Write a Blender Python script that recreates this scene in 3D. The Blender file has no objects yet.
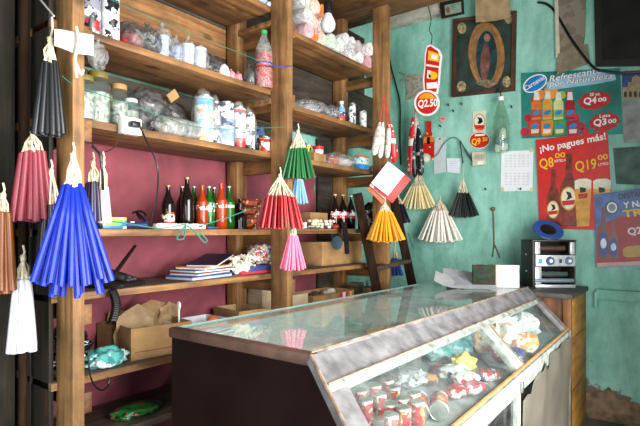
import bpy, bmesh, math, random
from mathutils import Vector, Matrix, noise
random.seed(7)
C = bpy.context.scene.collection
EYE = 1.5; F = 501.0; CY = 230.0
FW = Vector((-.604, .797, 0)); RT = Vector((.797, .604, 0))

# ---------- where a ray of the photograph meets a plane of the room
def ray(px, py):
    u = (px-320)/F; v = -(py-CY)/F
    return FW+RT*u+Vector((0, 0, v))
def at_t(px, py, t): return Vector((0, 0, EYE))+ray(px, py)*t
def Ux(px, py, x): d = ray(px, py); return at_t(px, py, x/d.x)
def Uy(px, py, y): d = ray(px, py); return at_t(px, py, y/d.y)
def Uz(px, py, z): d = ray(px, py); return at_t(px, py, (z-EYE)/d.z)
def depth(p): return p.x*FW.x+p.y*FW.y
def mpp(p): return depth(p)/F
YW = 4.5
def W(px, py, off=.006): return Uy(px, py, YW-off)
XS = -2.15
def row(px, z, off=0.0):
    d = ray(px, CY); t = (XS-off)/d.x
    return Vector((XS-off, d.y*t, z)), t/F

# ---------- colours and materials
def lin(h, a=1):
    h = h.lstrip('#'); r = []
    for i in (0, 2, 4):
        c = int(h[i:i+2], 16)/255
        r.append(c/12.92 if c <= .04045 else ((c+.055)/1.055)**2.4)
    return (*r, a)
def newmat(name):
    m = bpy.data.materials.new(name); m.use_nodes = True
    nt = m.node_tree; b = nt.nodes['Principled BSDF']
    return m, nt, b
def N(nt, t, **kw):
    n = nt.nodes.new(t)
    for k, v in kw.items():
        if k in n.inputs: n.inputs[k].default_value = v
        else: setattr(n, k, v)
    return n
def ramp(nt, stops, const=False):
    r = nt.nodes.new('ShaderNodeValToRGB'); e = r.color_ramp.elements
    if const: r.color_ramp.interpolation = 'CONSTANT'
    while len(e) < len(stops): e.new(.5)
    for el, (p, c) in zip(e, stops): el.position = p; el.color = c if not isinstance(c, str) else lin(c)
    return r
def plain(name, col, rough=.5, metal=0, var=.12, scale=14, bump=0, coat=0, emit=0):
    m, nt, b = newmat(name)
    b.inputs['Roughness'].default_value = rough; b.inputs['Metallic'].default_value = metal
    c = lin(col)
    if var:
        tc = N(nt, 'ShaderNodeTexCoord'); nz = N(nt, 'ShaderNodeTexNoise', Scale=scale, Detail=5.0)
        nt.links.new(tc.outputs['Object'], nz.inputs['Vector'])
        lo = tuple(x*(1-var*1.6) for x in c[:3])+(1,); hi = tuple(min(1, x*(1+var)) for x in c[:3])+(1,)
        r = ramp(nt, [(.3, lo), (.7, hi)]); nt.links.new(nz.outputs['Fac'], r.inputs['Fac'])
        nt.links.new(r.outputs['Color'], b.inputs['Base Color'])
        if bump:
            bp = N(nt, 'ShaderNodeBump', Strength=bump, Distance=.02); nt.links.new(nz.outputs['Fac'], bp.inputs['Height'])
            nt.links.new(bp.outputs['Normal'], b.inputs['Normal'])
    else: b.inputs['Base Color'].default_value = c
    if coat: b.inputs['Coat Weight'].default_value = coat
    if emit: b.inputs['Emission Color'].default_value = c; b.inputs['Emission Strength'].default_value = emit
    return m
def wood(name, dark, light, axis='y', rough=.65, fine=26, stain=.52, knots=True):
    m, nt, b = newmat(name); tc = N(nt, 'ShaderNodeTexCoord')
    mp = N(nt, 'ShaderNodeMapping'); s = [fine, fine, fine]; s['xyz'.index(axis)] = 1.6
    mp.inputs['Scale'].default_value = s
    nt.links.new(tc.outputs['Object'], mp.inputs['Vector'])
    nz = N(nt, 'ShaderNodeTexNoise', Scale=1.0, Detail=6.0, Roughness=.6, Distortion=.4)
    nt.links.new(mp.outputs['Vector'], nz.inputs['Vector'])
    r = ramp(nt, [(.3, dark), (.72, light)]); nt.links.new(nz.outputs['Fac'], r.inputs['Fac'])
    n2 = N(nt, 'ShaderNodeTexNoise', Scale=4.2, Detail=7.0, Roughness=.65); nt.links.new(tc.outputs['Object'], n2.inputs['Vector'])
    r2 = ramp(nt, [(.35, (1-stain, 1-stain, 1-stain, 1)), (.62, (1, 1, 1, 1))]); nt.links.new(n2.outputs['Fac'], r2.inputs['Fac'])
    mx = N(nt, 'ShaderNodeMix', data_type='RGBA', blend_type='MULTIPLY'); mx.inputs[0].default_value = 1
    nt.links.new(r.outputs['Color'], mx.inputs[6]); nt.links.new(r2.outputs['Color'], mx.inputs[7])
    out = mx.outputs[2]
    if knots:
        vo = N(nt, 'ShaderNodeTexVoronoi', Scale=1.0); mp2 = N(nt, 'ShaderNodeMapping'); s2 = [5.5, 5.5, 5.5]; s2['xyz'.index(axis)] = 3
        mp2.inputs['Scale'].default_value = s2; nt.links.new(tc.outputs['Object'], mp2.inputs['Vector']); nt.links.new(mp2.outputs['Vector'], vo.inputs['Vector'])
        r3 = ramp(nt, [(.08, (.25, .2, .16, 1)), (.17, (1, 1, 1, 1))]); nt.links.new(vo.outputs['Distance'], r3.inputs['Fac'])
        m2 = N(nt, 'ShaderNodeMix', data_type='RGBA', blend_type='MULTIPLY'); m2.inputs[0].default_value = .8
        nt.links.new(out, m2.inputs[6]); nt.links.new(r3.outputs['Color'], m2.inputs[7]); out = m2.outputs[2]
    nt.links.new(out, b.inputs['Base Color'])
    bp = N(nt, 'ShaderNodeBump', Strength=.25, Distance=.01); nt.links.new(nz.outputs['Fac'], bp.inputs['Height'])
    nt.links.new(bp.outputs['Normal'], b.inputs['Normal'])
    b.inputs['Roughness'].default_value = rough
    return m
def clear(name, tint='#ffffff', haze=.06, hazecol='#d8dcd8', rough=.03, noise_scale=0, gloss=1.0, ior=1.45):
    """thin clear sheet: see-through, mirror-like by Fresnel, a little dusty, with diffuse pale haze"""
    m = bpy.data.materials.new(name); m.use_nodes = True; nt = m.node_tree; nt.nodes.clear()
    out = N(nt, 'ShaderNodeOutputMaterial'); tr = N(nt, 'ShaderNodeBsdfTransparent'); tr.inputs['Color'].default_value = lin(tint)
    gl = N(nt, 'ShaderNodeBsdfGlossy'); gl.inputs['Roughness'].default_value = rough; gl.inputs['Color'].default_value = (gloss, gloss, gloss, 1)
    df = N(nt, 'ShaderNodeBsdfDiffuse'); df.inputs['Color'].default_value = lin(hazecol)
    fr = N(nt, 'ShaderNodeFresnel', IOR=ior); m1 = N(nt, 'ShaderNodeMixShader'); m2 = N(nt, 'ShaderNodeMixShader')
    nt.links.new(tr.outputs[0], m1.inputs[1]); nt.links.new(df.outputs[0], m1.inputs[2])
    if noise_scale:
        tc = N(nt, 'ShaderNodeTexCoord'); nz = N(nt, 'ShaderNodeTexNoise', Scale=noise_scale, Detail=5.0, Roughness=.7, Distortion=1.0)
        nt.links.new(tc.outputs['Object'], nz.inputs['Vector'])
        r = ramp(nt, [(.38, (haze*.35,)*3+(1,)), (.68, (min(1, haze*2.6),)*3+(1,))]); nt.links.new(nz.outputs['Fac'], r.inputs['Fac'])
        nt.links.new(r.outputs['Color'], m1.inputs[0])
        bp = N(nt, 'ShaderNodeBump', Strength=.5 if rough > .08 else .0, Distance=.02); nt.links.new(nz.outputs['Fac'], bp.inputs['Height'])
        nt.links.new(bp.outputs['Normal'], gl.inputs['Normal'])
    else: m1.inputs[0].default_value = haze
    ge = N(nt, 'ShaderNodeNewGeometry'); k = N(nt, 'ShaderNodeMath', operation='SUBTRACT'); k.inputs[0].default_value = 1.0; nt.links.new(ge.outputs['Backfacing'], k.inputs[1])
    k2 = N(nt, 'ShaderNodeMath', operation='MULTIPLY'); nt.links.new(fr.outputs[0], k2.inputs[0]); nt.links.new(k.outputs[0], k2.inputs[1])
    nt.links.new(k2.outputs[0], m2.inputs[0]); nt.links.new(m1.outputs[0], m2.inputs[1]); nt.links.new(gl.outputs[0], m2.inputs[2])
    nt.links.new(m2.outputs[0], out.inputs['Surface'])
    return m
def bands(name, stops, rough=.35, spots=None, spot_scale=28, spot_at=.58, axis=2, metal=0):
    """printed wrapper: bands along the height, with blotches of print"""
    m, nt, b = newmat(name); tc = N(nt, 'ShaderNodeTexCoord'); sp = N(nt, 'ShaderNodeSeparateXYZ')
    nt.links.new(tc.outputs['Generated'], sp.inputs[0])
    r = ramp(nt, stops, True); nt.links.new(sp.outputs[axis], r.inputs['Fac']); out = r.outputs['Color']
    for k, sc in enumerate(spots or []):
        nz = N(nt, 'ShaderNodeTexNoise', Scale=spot_scale*(1+.4*k), Detail=2.0)
        mp = N(nt, 'ShaderNodeMapping'); mp.inputs['Location'].default_value = (3.1*k, k, 2*k)
        nt.links.new(tc.outputs['Object'], mp.inputs['Vector']); nt.links.new(mp.outputs['Vector'], nz.inputs['Vector'])
        rr = ramp(nt, [(0, (0, 0, 0, 1)), (spot_at, (1, 1, 1, 1))], True); nt.links.new(nz.outputs['Fac'], rr.inputs['Fac'])
        mx = N(nt, 'ShaderNodeMix', data_type='RGBA'); nt.links.new(rr.outputs['Color'], mx.inputs[0])
        nt.links.new(out, mx.inputs[6]); mx.inputs[7].default_value = lin(sc); out = mx.outputs[2]
    nt.links.new(out, b.inputs['Base Color']); b.inputs['Roughness'].default_value = rough; b.inputs['Metallic'].default_value = metal
    return m
_cache = {}
def pm(col, rough=.5, **kw):
    k = (col, rough, tuple(sorted(kw.items())))
    if k not in _cache: _cache[k] = plain('paint_'+col.strip('#'), col, rough, **kw)
    return _cache[k]

# ---------- mesh builder
class MB:
    def __init__(s): s.bm = bmesh.new()
    def _add(s, f):
        b2 = bmesh.new(); f(b2); me = bpy.data.meshes.new('t'); b2.to_mesh(me); b2.free(); s.bm.from_mesh(me); bpy.data.meshes.remove(me); return s
    def hexa(s, p, bev=0):
        def f(b):
            v = [b.verts.new(q) for q in p]
            for i in ((0, 3, 2, 1), (4, 5, 6, 7), (0, 1, 5, 4), (1, 2, 6, 5), (2, 3, 7, 6), (3, 0, 4, 7)): b.faces.new([v[j] for j in i])
            bmesh.ops.recalc_face_normals(b, faces=b.faces)
            if bev: bmesh.ops.bevel(b, geom=list(b.edges), offset=bev, segments=2, affect='EDGES', profile=.5)
        return s._add(f)
    def box(s, x0, x1, y0, y1, z0, z1, bev=0):
        return s.hexa([(x0, y0, z0), (x1, y0, z0), (x1, y1, z0), (x0, y1, z0), (x0, y0, z1), (x1, y0, z1), (x1, y1, z1), (x0, y1, z1)], bev)
    def obox(s, c, size, R=None, bev=0):
        R = R or Matrix.Identity(3); c = Vector(c); a, b_, d = (q/2 for q in size)
        return s.hexa([c+R@Vector(q) for q in ((-a, -b_, -d), (a, -b_, -d), (a, b_, -d), (-a, b_, -d), (-a, -b_, d), (a, -b_, d), (a, b_, d), (-a, b_, d))], bev)
    def prism(s, pts, vec):
        vec = Vector(vec); pts = [Vector(p) for p in pts]
        def f(b):
            a = [b.verts.new(p) for p in pts]; c = [b.verts.new(p+vec) for p in pts]; n = len(pts)
            b.faces.new(a); b.faces.new(c[::-1])
            for i in range(n): b.faces.new((a[i], a[(i+1) % n], c[(i+1) % n], c[i]))
            bmesh.ops.recalc_face_normals(b, faces=b.faces)
        return s._add(f)
    def lathe(s, prof, loc=(0, 0, 0), n=20, M=None, sq=1.0):
        loc = Vector(loc); M = M or Matrix.Identity(3)
        def f(b):
            rings = []
            for r, z in prof:
                if r < 1e-6: rings.append([b.verts.new(loc+M@Vector((0, 0, z)))])
                else: rings.append([b.verts.new(loc+M@Vector((r*math.cos(2*math.pi*i/n), sq*r*math.sin(2*math.pi*i/n), z))) for i in range(n)])
            for A, B in zip(rings, rings[1:]):
                for i in range(n):
                    j = (i+1) % n
                    if len(A) == 1 and len(B) == 1: continue
                    if len(A) == 1: b.faces.new((A[0], B[j], B[i]))
                    elif len(B) == 1: b.faces.new((A[i], A[j], B[0]))
                    else: b.faces.new((A[i], A[j], B[j], B[i]))
            bmesh.ops.recalc_face_normals(b, faces=b.faces)
        return s._add(f)
    def tube(s, pts, r, n=6, taper=None):
        pts = [Vector(p) for p in pts]
        def f(b):
            rings = []; up = Vector((.31, .2, .93))
            for i, p in enumerate(pts):
                t = (pts[min(i+1, len(pts)-1)]-pts[max(i-1, 0)]).normalized()
                x = t.cross(up)
                if x.length < 1e-3: x = t.cross(Vector((1, 0, 0)))
                x.normalize(); y = t.cross(x); up = y if False else up
                rr = r if taper is None else r+(taper-r)*i/(len(pts)-1)
                rings.append([b.verts.new(p+x*rr*math.cos(2*math.pi*k/n)+y*rr*math.sin(2*math.pi*k/n)) for k in range(n)])
            for A, B in zip(rings, rings[1:]):
                for k in range(n): b.faces.new((A[k], A[(k+1) % n], B[(k+1) % n], B[k]))
            b.faces.new(rings[0][::-1]); b.faces.new(rings[-1])
            bmesh.ops.recalc_face_normals(b, faces=b.faces)
        return s._add(f)
    def blob(s, c, rad, seed=0, amp=.25, sub=3, freq=2.2, flat=None, M=None):
        c = Vector(c); M = M or Matrix.Identity(3)
        def f(b):
            bmesh.ops.create_icosphere(b, subdivisions=sub, radius=1)
            for v in b.verts:
                d = v.co.normalized(); q = d*freq+Vector((seed*7.3, seed*1.7, -seed*3.1))
                k = 1+amp*noise.noise(q)+amp*.6*noise.noise(q*2.7)
                p = Vector((d.x*rad[0]*k, d.y*rad[1]*k, d.z*rad[2]*k))
                if flat is not None: p.z = max(p.z, -flat)
                v.co = c+M@p
        return s._add(f)
    def grid(s, fn, nu, nv, thick=0):
        def f(b):
            V = [[b.verts.new(fn(i/nu, j/nv)) for j in range(nv+1)] for i in range(nu+1)]
            for i in range(nu):
                for j in range(nv): b.faces.new((V[i][j], V[i+1][j], V[i+1][j+1], V[i][j+1]))
            if thick: bmesh.ops.solidify(b, geom=list(b.faces), thickness=thick)
        return s._add(f)
ORG = {}
def bbox(bm):
    vs = [v.co for v in bm.verts]
    return Vector([min(v[i] for v in vs) for i in range(3)]), Vector([max(v[i] for v in vs) for i in range(3)])
def mk(name, mb, mat, org, parent, ang=40):
    for v in mb.bm.verts: v.co -= org
    me = bpy.data.meshes.new(name); mb.bm.to_mesh(me); mb.bm.free()
    for p in me.polygons: p.use_smooth = True
    me.set_sharp_from_angle(angle=math.radians(ang))
    me.materials.append(mat); o = bpy.data.objects.new(name, me); C.objects.link(o)
    if parent: o.parent = parent
    else: o.location = org
    ORG[o.name] = org; return o
def T(name, label, cat, loc=(0, 0, 0), group=None):
    o = bpy.data.objects.new(name, None); o.empty_display_size = .05; C.objects.link(o); o.location = loc
    o['label'] = label; o['category'] = cat
    if group: o['group'] = group
    ORG[o.name] = Vector(loc); return o
def P(name, mb, mat, parent, label=None, ang=40):
    o = mk(name, mb, mat, ORG[parent.name].copy(), parent, ang)
    if label: o['label'] = label
    return o
def one(name, label, cat, mb, mat, group=None, ang=40):
    lo, hi = bbox(mb.bm); o = mk(name, mb, mat, Vector(((lo.x+hi.x)/2, (lo.y+hi.y)/2, lo.z)), None, ang)
    o['label'] = label; o['category'] = cat
    if group: o['group'] = group
    return o
def S(name, mb, mat, ang=40):
    o = mk(name, mb, mat, Vector((0, 0, 0)), None, ang); o['kind'] = 'structure'; return o
def stuff(name, label, cat, mb, mat):
    o = one(name, label, cat, mb, mat); o['kind'] = 'stuff'; return o
def dup(root, loc, rz=0, label=None, group=None, scale=1, mats=None, M=None):
    def cp(o, par):
        c = o.copy(); C.objects.link(c); ORG[c.name] = Vector((0, 0, 0))
        if par: c.parent = par
        if mats and o.type == 'MESH' and o.name.split('.')[0] in mats:
            c.data = o.data.copy(); c.data.materials[0] = mats[o.name.split('.')[0]]
        for ch in o.children: cp(ch, c)
        return c
    r = cp(root, None); r.location = loc
    if M is not None: r.rotation_euler = M.to_euler()
    else: r.rotation_euler = (0, 0, rz)
    r.scale = (scale,)*3
    if label: r['label'] = label
    if group: r['group'] = group
    return r

# ---------- common materials
wY = wood('pine_board', '#5c3a1e', '#b4824e', 'y'); wZ = wood('pine_post', '#6d4726', '#bd8e58', 'z'); wX = wood('pine_bracket', '#5c3a1e', '#a87644', 'x')
wDk = wood('dark_plank', '#17100b', '#3c2818', 'z', rough=.9, stain=.5); wGrey = wood('grey_weathered_board', '#3f352b', '#80705c', 'y')
white = plain('white_plastic', '#e9e9e4', .4, var=.04); paper = plain('white_paper', '#f0f1f3', .7, var=.05, scale=6)
cream = plain('cotton_wick', '#d9ccb0', .9, var=.2, scale=60); black = plain('black_plastic', '#101012', .4, var=.1)
glass = clear('clear_glass', '#eef6f2', .05, rough=.03); bag = clear('clear_plastic_bag', '#f4f4f4', .13, '#e0e0e0', .12, 22, ior=1.45)
bagdark = clear('smoky_plastic_bag', '#c8c8c8', .1, '#b8b8b8', .14, 18, ior=1.5)
card = plain('brown_cardboard', '#a27c50', .85, var=.25, scale=9); carddk = plain('dark_cardboard', '#8a6642', .85, var=.2, scale=7)
red = plain('red_print', '#d2201c', .45, var=.08); yellow = plain('yellow_print', '#f4c81e', .5, var=.05); whitep = plain('white_print', '#f4f2ee', .5, var=.03)
steel = plain('bare_steel', '#b9b9b6', .35, 1, var=.15); rusty = plain('rusty_nail', '#4a3a30', .6, .6, var=.2)
# ================= the room
def teal(name):
    m, nt, b = newmat(name); tc = N(nt, 'ShaderNodeTexCoord')
    n1 = N(nt, 'ShaderNodeTexNoise', Scale=2.2, Detail=8.0, Roughness=.65); nt.links.new(tc.outputs['Object'], n1.inputs['Vector'])
    r1 = ramp(nt, [(.3, '#7dbaa9'), (.5, '#98d2c1'), (.72, '#b0e0d2')]); nt.links.new(n1.outputs['Fac'], r1.inputs['Fac'])
    n2 = N(nt, 'ShaderNodeTexNoise', Scale=13.0, Detail=6.0, Roughness=.7, Distortion=.8); nt.links.new(tc.outputs['Object'], n2.inputs['Vector'])
    r2 = ramp(nt, [(.66, (0, 0, 0, 1)), (.74, (1, 1, 1, 1))]); nt.links.new(n2.outputs['Fac'], r2.inputs['Fac'])
    mx = N(nt, 'ShaderNodeMix', data_type='RGBA'); nt.links.new(r2.outputs['Color'], mx.inputs[0]); nt.links.new(r1.outputs['Color'], mx.inputs[6]); mx.inputs[7].default_value = lin('#5c8a7b')
    # paint flaked off near the floor
    n3 = N(nt, 'ShaderNodeTexNoise', Scale=4.5, Detail=7.0, Roughness=.6); nt.links.new(tc.outputs['Object'], n3.inputs['Vector'])
    sp = N(nt, 'ShaderNodeSeparateXYZ'); nt.links.new(tc.outputs['Object'], sp.inputs[0])
    ma = N(nt, 'ShaderNodeMath', operation='MULTIPLY_ADD'); nt.links.new(sp.outputs[2], ma.inputs[0]); ma.inputs[1].default_value = -.75; ma.inputs[2].default_value = .26
    ad = N(nt, 'ShaderNodeMath', operation='ADD'); nt.links.new(ma.outputs[0], ad.inputs[0]); nt.links.new(n3.outputs['Fac'], ad.inputs[1])
    r3 = ramp(nt, [(.52, (0, 0, 0, 1)), (.56, (1, 1, 1, 1))]); nt.links.new(ad.outputs[0], r3.inputs['Fac'])
    m2 = N(nt, 'ShaderNodeMix', data_type='RGBA'); nt.links.new(r3.outputs['Color'], m2.inputs[0]); nt.links.new(mx.outputs[2], m2.inputs[6]); m2.inputs[7].default_value = lin('#7d6a55')
    n4 = N(nt, 'ShaderNodeTexNoise', Scale=1.0, Detail=7.0, Roughness=.68); mp4 = N(nt, 'ShaderNodeMapping'); mp4.inputs['Scale'].default_value = (6, 6, 2.2); mp4.inputs['Location'].default_value = (3, 1, 7)
    nt.links.new(tc.outputs['Object'], mp4.inputs['Vector']); nt.links.new(mp4.outputs['Vector'], n4.inputs['Vector'])
    r4 = ramp(nt, [(.36, (.6, .68, .66, 1)), (.6, (1, 1, 1, 1))]); nt.links.new(n4.outputs['Fac'], r4.inputs['Fac'])
    m4 = N(nt, 'ShaderNodeMix', data_type='RGBA', blend_type='MULTIPLY'); m4.inputs[0].default_value = 1; nt.links.new(m2.outputs[2], m4.inputs[6]); nt.links.new(r4.outputs['Color'], m4.inputs[7])
    nt.links.new(m4.outputs[2], b.inputs['Base Color']); b.inputs['Roughness'].default_value = .62
    bp = N(nt, 'ShaderNodeBump', Strength=.7, Distance=.03); nt.links.new(n1.outputs['Fac'], bp.inputs['Height']); nt.links.new(bp.outputs['Normal'], b.inputs['Normal'])
    return m
TEAL = teal('teal_plaster'); XW = -2.62; XR = 1.35; ZC = 3.75
S('floor', MB().box(XW-.1, 6, -4, YW+.1, -.1, 0), plain('dusty_concrete', '#6e6a64', .85, var=.25, scale=5, bump=.2))
S('ceiling', MB().box(XW-.1, XR+.1, -1.6, YW+.1, ZC, ZC+.08), wood('ceiling_planks', '#2a1d14', '#5a4029', 'x'))
S('wall_back', MB().box(XW-.1, XR+.1, YW, YW+.12, 0, ZC), TEAL)
S('wall_left', MB().box(XW-.12, XW, 1.35, YW, 0, ZC), TEAL)
S('wall_left_plank', MB().box(XW-.12, XW, -1.6, 1.35, 0, ZC), wood('old_plank_wall', '#120c08', '#38271a', 'z', fine=16, stain=.6))
# street side: a wide doorway in the right wall and an open front behind the photographer
rw = MB().box(XR, XR+.12, -1.6, .2, 0, ZC).box(XR, XR+.12, 3.1, YW, 0, ZC).box(XR, XR+.12, .2, 3.1, 2.8, ZC)
rw.box(.06, .18, 3.3, YW, 0, ZC).box(.18, XR, 3.3, 3.35, 0, ZC)  # unseen partition added to shade the right end of the back wall
S('wall_right_with_shade_partition', rw, TEAL)
S('wall_front', MB().box(XW, -1.5, -1.6, -1.5, 0, ZC).box(1.0, XR, -1.6, -1.5, 0, ZC).box(-1.5, 1.0, -1.6, -1.5, 2.3, ZC), TEAL)
# white lintel over the back wall and dark beam above it
a, b_, c_, d_ = W(381, 17), W(395, 29.5), W(446, 17), W(446, 2)
S('trim_lintel', MB().prism([W(380, 17, .0), W(393, 30, .0), W(446, 16, .0), W(446, 1, .0), W(400, 12, .0)], (0, -.1, 0)), plain('grimy_whitewash', '#c4beb2', .8, var=.25, scale=12))
S('trim_beam', MB().box(XW, XR, YW-.14, YW, W(420, 2).z+.05, ZC-.005), wood('dark_beam', '#120d0a', '#2c211a', 'x'))  # near-black brown grain
S('trim_dado', MB().box(W(597, 295).x, XR, YW-.05, YW, W(610, 300).z, W(610, 292).z+.02, .006).box(W(598, 295).x-.02, W(598, 295).x+.0, YW-.05, YW, W(610, 308).z, W(610, 292).z, .004), TEAL)
l0, l1 = W(414, 246), W(456, 248)
S('trim_patch', MB().prism([W(409, 232), W(425, 240), W(455, 241), W(455, 248), W(414, 247)], (0, -.012, 0)), TEAL)
# crumbled plaster along the foot of the back wall
def crumb(u, v):
    x = -.9+2.0*u; n = noise.noise(Vector((x*5, v*4, 2)))*.5+noise.noise(Vector((x*13, v*9, 5)))*.25
    return Vector((x, YW-.012-(.05+.05*n)*math.sin(math.pi*min(1, v*1.05))*(1-v*.5), max(.04, .2+.26*noise.noise(Vector((x*4.3, 1, 1)))+.06*noise.noise(Vector((x*17, 4, 1))))*v))
S('trim_crumbled_plaster', MB().grid(crumb, 60, 14), plain('bare_adobe', '#8a725a', .95, var=.35, scale=14, bump=.5))

# ================= shelving unit
shelf = T('shelving_unit', 'rough pine shelving unit with plank shelves along the maroon-draped wall', 'shelf', (-2.3, 2.3, 0))
YP = [1.035, 2.36, 3.593]; ZA, ZA2, ZB, ZB2, ZCc, ZD, ZE, ZF, ZG = 2.91, 2.83, 2.385, 2.335, 1.99, 1.505, 1.228, .86, .57
for i, y in enumerate(YP):
    P('post', MB().box(-2.16, -2.02, y-.025, y+.025, 0, 3.6, .004), wZ, shelf)
    P('back_post', MB().box(-2.56, -2.46, y-.03, y+.06, 0, 3.6, .004), wZ if i else wDk, shelf)
def board(y0, y1, z, th=.035, x1=-2.155, mat=wY, x0=-2.55):
    P('shelf_board', MB().box(x0, x1, y0, y1, z-th, z, .004), mat, shelf)
yb = YP[0]-.0
for z, m in ((ZA, wY), (ZB, wY), (ZCc, wY), (ZD, wY), (ZE, wGrey), (ZF, wGrey), (ZG, wGrey)):
    board(YP[0]-.05, YP[1]-.03, z, mat=m)
for z, m in ((ZA2, wY), (ZB2, wY), (ZCc, wY), (ZD+.004, wY), (ZE, wGrey), (ZF, wGrey)):
    board(YP[1]-.025, YP[2]-.03, z, mat=m)
for y0, y1, z in ((YP[0]-.05, YP[1]-.03, ZE), (YP[1]-.025, YP[2]-.03, ZE), (YP[0]-.05, YP[1]-.03, ZF)):
    P('front_edge', MB().box(-2.1545, -2.148, y0, y1, z-.034, z-.002, .002), wY, shelf, 'worn brown front edge')
board(1.4, 3.8, 3.36, .03, -1.6, wX)                       # loft boards over the far bay
for i, y in enumerate(YP):
    for k, z in enumerate((ZA2 if i else ZA, ZB if i < 2 else ZB2, ZCc, ZD, ZE, ZF, ZG)):
        if i == 2 and k == 6: continue
        P('bracket', MB().box(-2.58, -2.03, y+.027, y+.062, z-.037-.085, z-.037, .003), wX, shelf)
    for z in (ZA2, ZB, ZCc, ZD, ZE):
        pass
# dark planks closing the near end; back boards, dark ones added as shade
for x0, x1 in ((-2.325, -2.17), (-2.47, -2.345)):
    P('end_plank', MB().box(x0, x1, .985, 1.005, .62 if x0 > -2.4 else 0, 3.6, .003), wood('dark_end_plank', '#17110c', '#3a2b1f', 'z'), shelf)  # very dark brown grain
back = wood('dark_shade_filler', '#2a2620', '#574d40', 'y')
for y0, y1, z0, z1, m in ((1.0, 2.33, 2.66, 2.86, wY), (1.0, 2.33, 2.38, 2.655, back), (1.0, 2.33, 2.2, 2.345, back), (1.0, 2.33, 1.98, 2.195, back), (1.0, 2.33, 2.865, 3.5, back),
                         (2.335, 3.2, 2.29, 2.5, wGrey), (2.335, 4.3, 2.505, 2.8, back), (2.335, 4.1, 2.805, 3.34, back), (3.2, 4.3, 2.29, 2.5, back), (2.335, 2.85, 2.205, 2.285, back), (3.37, 3.56, .9, 2.28, back)):
    P('back_filler_board', MB().box(-2.585, -2.57, y0, y1, z0, z1), m, shelf)

# maroon cloth behind the shelves
cloth_m = plain('maroon_cotton', '#84404a', .9, var=.2, scale=5)
def clothf(u, v):
    y = 1.02+u*2.33; z = (1.97 if y < 2.33 else 2.2)-v*1.75
    a = y*.8-z*1.0; f = .5*noise.noise(Vector((a*9, (y+z)*1.1, 3)))*.05
    if z < 1.5: f += .024*max(0, math.sin(a*15+2.5*noise.noise(Vector((y*1.3, z*1.3, 0)))))**3
    f += .012*noise.noise(Vector((y*6, z*5, 1)))
    return Vector((-2.583+max(-.022, min(.034, f))*.9, y, z))
one('wall_cloth', 'maroon cotton cloth draped over the wall behind the lower shelves', 'cloth', MB().grid(clothf, 140, 110), cloth_m)
# dark upright pole beside the near post
one('wooden_pole', 'thin dark round pole standing left of the near pine post', 'pole', MB().tube([(-2.30, .93, .0), (-2.285, .935, 1.25), (-2.29, .94, 3.7)], .018, 10), wDk)
one('wooden_plank', 'tall dark weathered plank leaning left of the near shelf post', 'plank', MB().box(-2.5, -2.46, .82, .97, 0, 3.6, .004), wood('dark_leaning_plank', '#1c1712', '#453b2f', 'z'))  # very dark grey-brown grain

# ================= glass counter
BN, FN, FF, BF = Vector((-1.765, 1.3, 1.08)), Vector((-1.02, 1.3, 1.08)), Vector((-.972, 3.74, 1.08)), Vector((-1.70, 3.72, 1.08))
LN, LF = Vector((-.668, 1.127, .82)), Vector((-.72, 3.74, .82))
counter = T('display_counter', 'old wooden shop counter with glass top and sloping glass front', 'counter', (-1.3, 2.5, 0))
silver = plain('worn_silver_paint', '#8d898b', .45, .3, var=.3, scale=16); edge2 = plain('worn_tan_edge', '#8f7a66', .6, var=.35, scale=22); whitewood = plain('chalky_white_paint', '#a3aaa2', .6, var=.35, scale=18)
def SL(s, v): return FN.lerp(FF, s).lerp(LN.lerp(LF, s), v)
nrm = (FF-FN).cross(LN-FN).normalized()
if nrm.z < 0: nrm = -nrm
def rail(name, mat, s0, s1, v0, v1, th=.02, up=.006):
    P(name, MB().prism([SL(s0, v0)+nrm*up, SL(s1, v0)+nrm*up, SL(s1, v1)+nrm*up, SL(s0, v1)+nrm*up], -nrm*th), mat, counter)
dz = lambda p, z: Vector((p.x, p.y, z))
darkpanel = plain('dark_brown_varnish', '#1c0f0c', .6, var=.3, scale=4)
for dm in (darkpanel, wDk): dm.node_tree.nodes['Principled BSDF'].inputs['Specular IOR Level'].default_value = .15
P('end_panel', MB().prism([BN, FN, LN, dz(LN, 0), dz(BN, 0)], (0, .025, 0)), darkpanel, counter, 'dark varnished near end panel')
P('end_trim', MB().hexa([BN+Vector((-.01, -.012, -.03)), FN+Vector((.005, -.012, -.03)), FN+Vector((.005, .035, -.03)), BN+Vector((-.01, .035, -.03)), BN+Vector((-.01, -.012, .012)), FN+Vector((.005, -.012, .012)), FN+Vector((.005, .035, .012)), BN+Vector((-.01, .035, .012))], .008), plain('worn_brown_trim', '#5d4338', .5, var=.3, scale=12), counter)
P('end_panel', MB().prism([BF, FF, LF, dz(LF, 0), dz(BF, 0)], (0, .025, 0)), silver, counter)
BI = BN+Vector((.004, .03, 0)); P('back_panel', MB().prism([BI-Vector((0, 0, .02)), BF-Vector((0, 0, .02)), dz(BF, 0), dz(BI, 0)], (.02, 0, 0)), plain('pale_inner_panel', '#cfd6d2', .6, var=.1), counter)
off = Vector((0, 0, -.02))
P('display_shelf', MB().prism([dz(BN, .79)+Vector((.0, .03, 0)), dz(LN, .79)+Vector((-.03, .2, 0)), dz(LF, .79)+Vector((-.02, -.01, 0)), dz(BF, .79)], (0, 0, -.02)), plain('grey_shelf_paper', '#b9bcbc', .6, var=.15, scale=6), counter)
glasstop = clear('counter_glass', '#ecf4f2', .17, '#e6ece8', .02, 3.0, ior=1.32); glassfront = clear('dusty_front_glass', '#f4faf8', .03, '#e8ecec', .02, 7, ior=1.4)  # top glass: pale noise haze painted in for a whitish, streaky sheen
P('top_glass', MB().prism([BN+Vector((0, .03, 0)), FN+Vector((-.0, .03, 0)), FF, BF], (0, 0, .008)), glasstop, counter)
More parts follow.
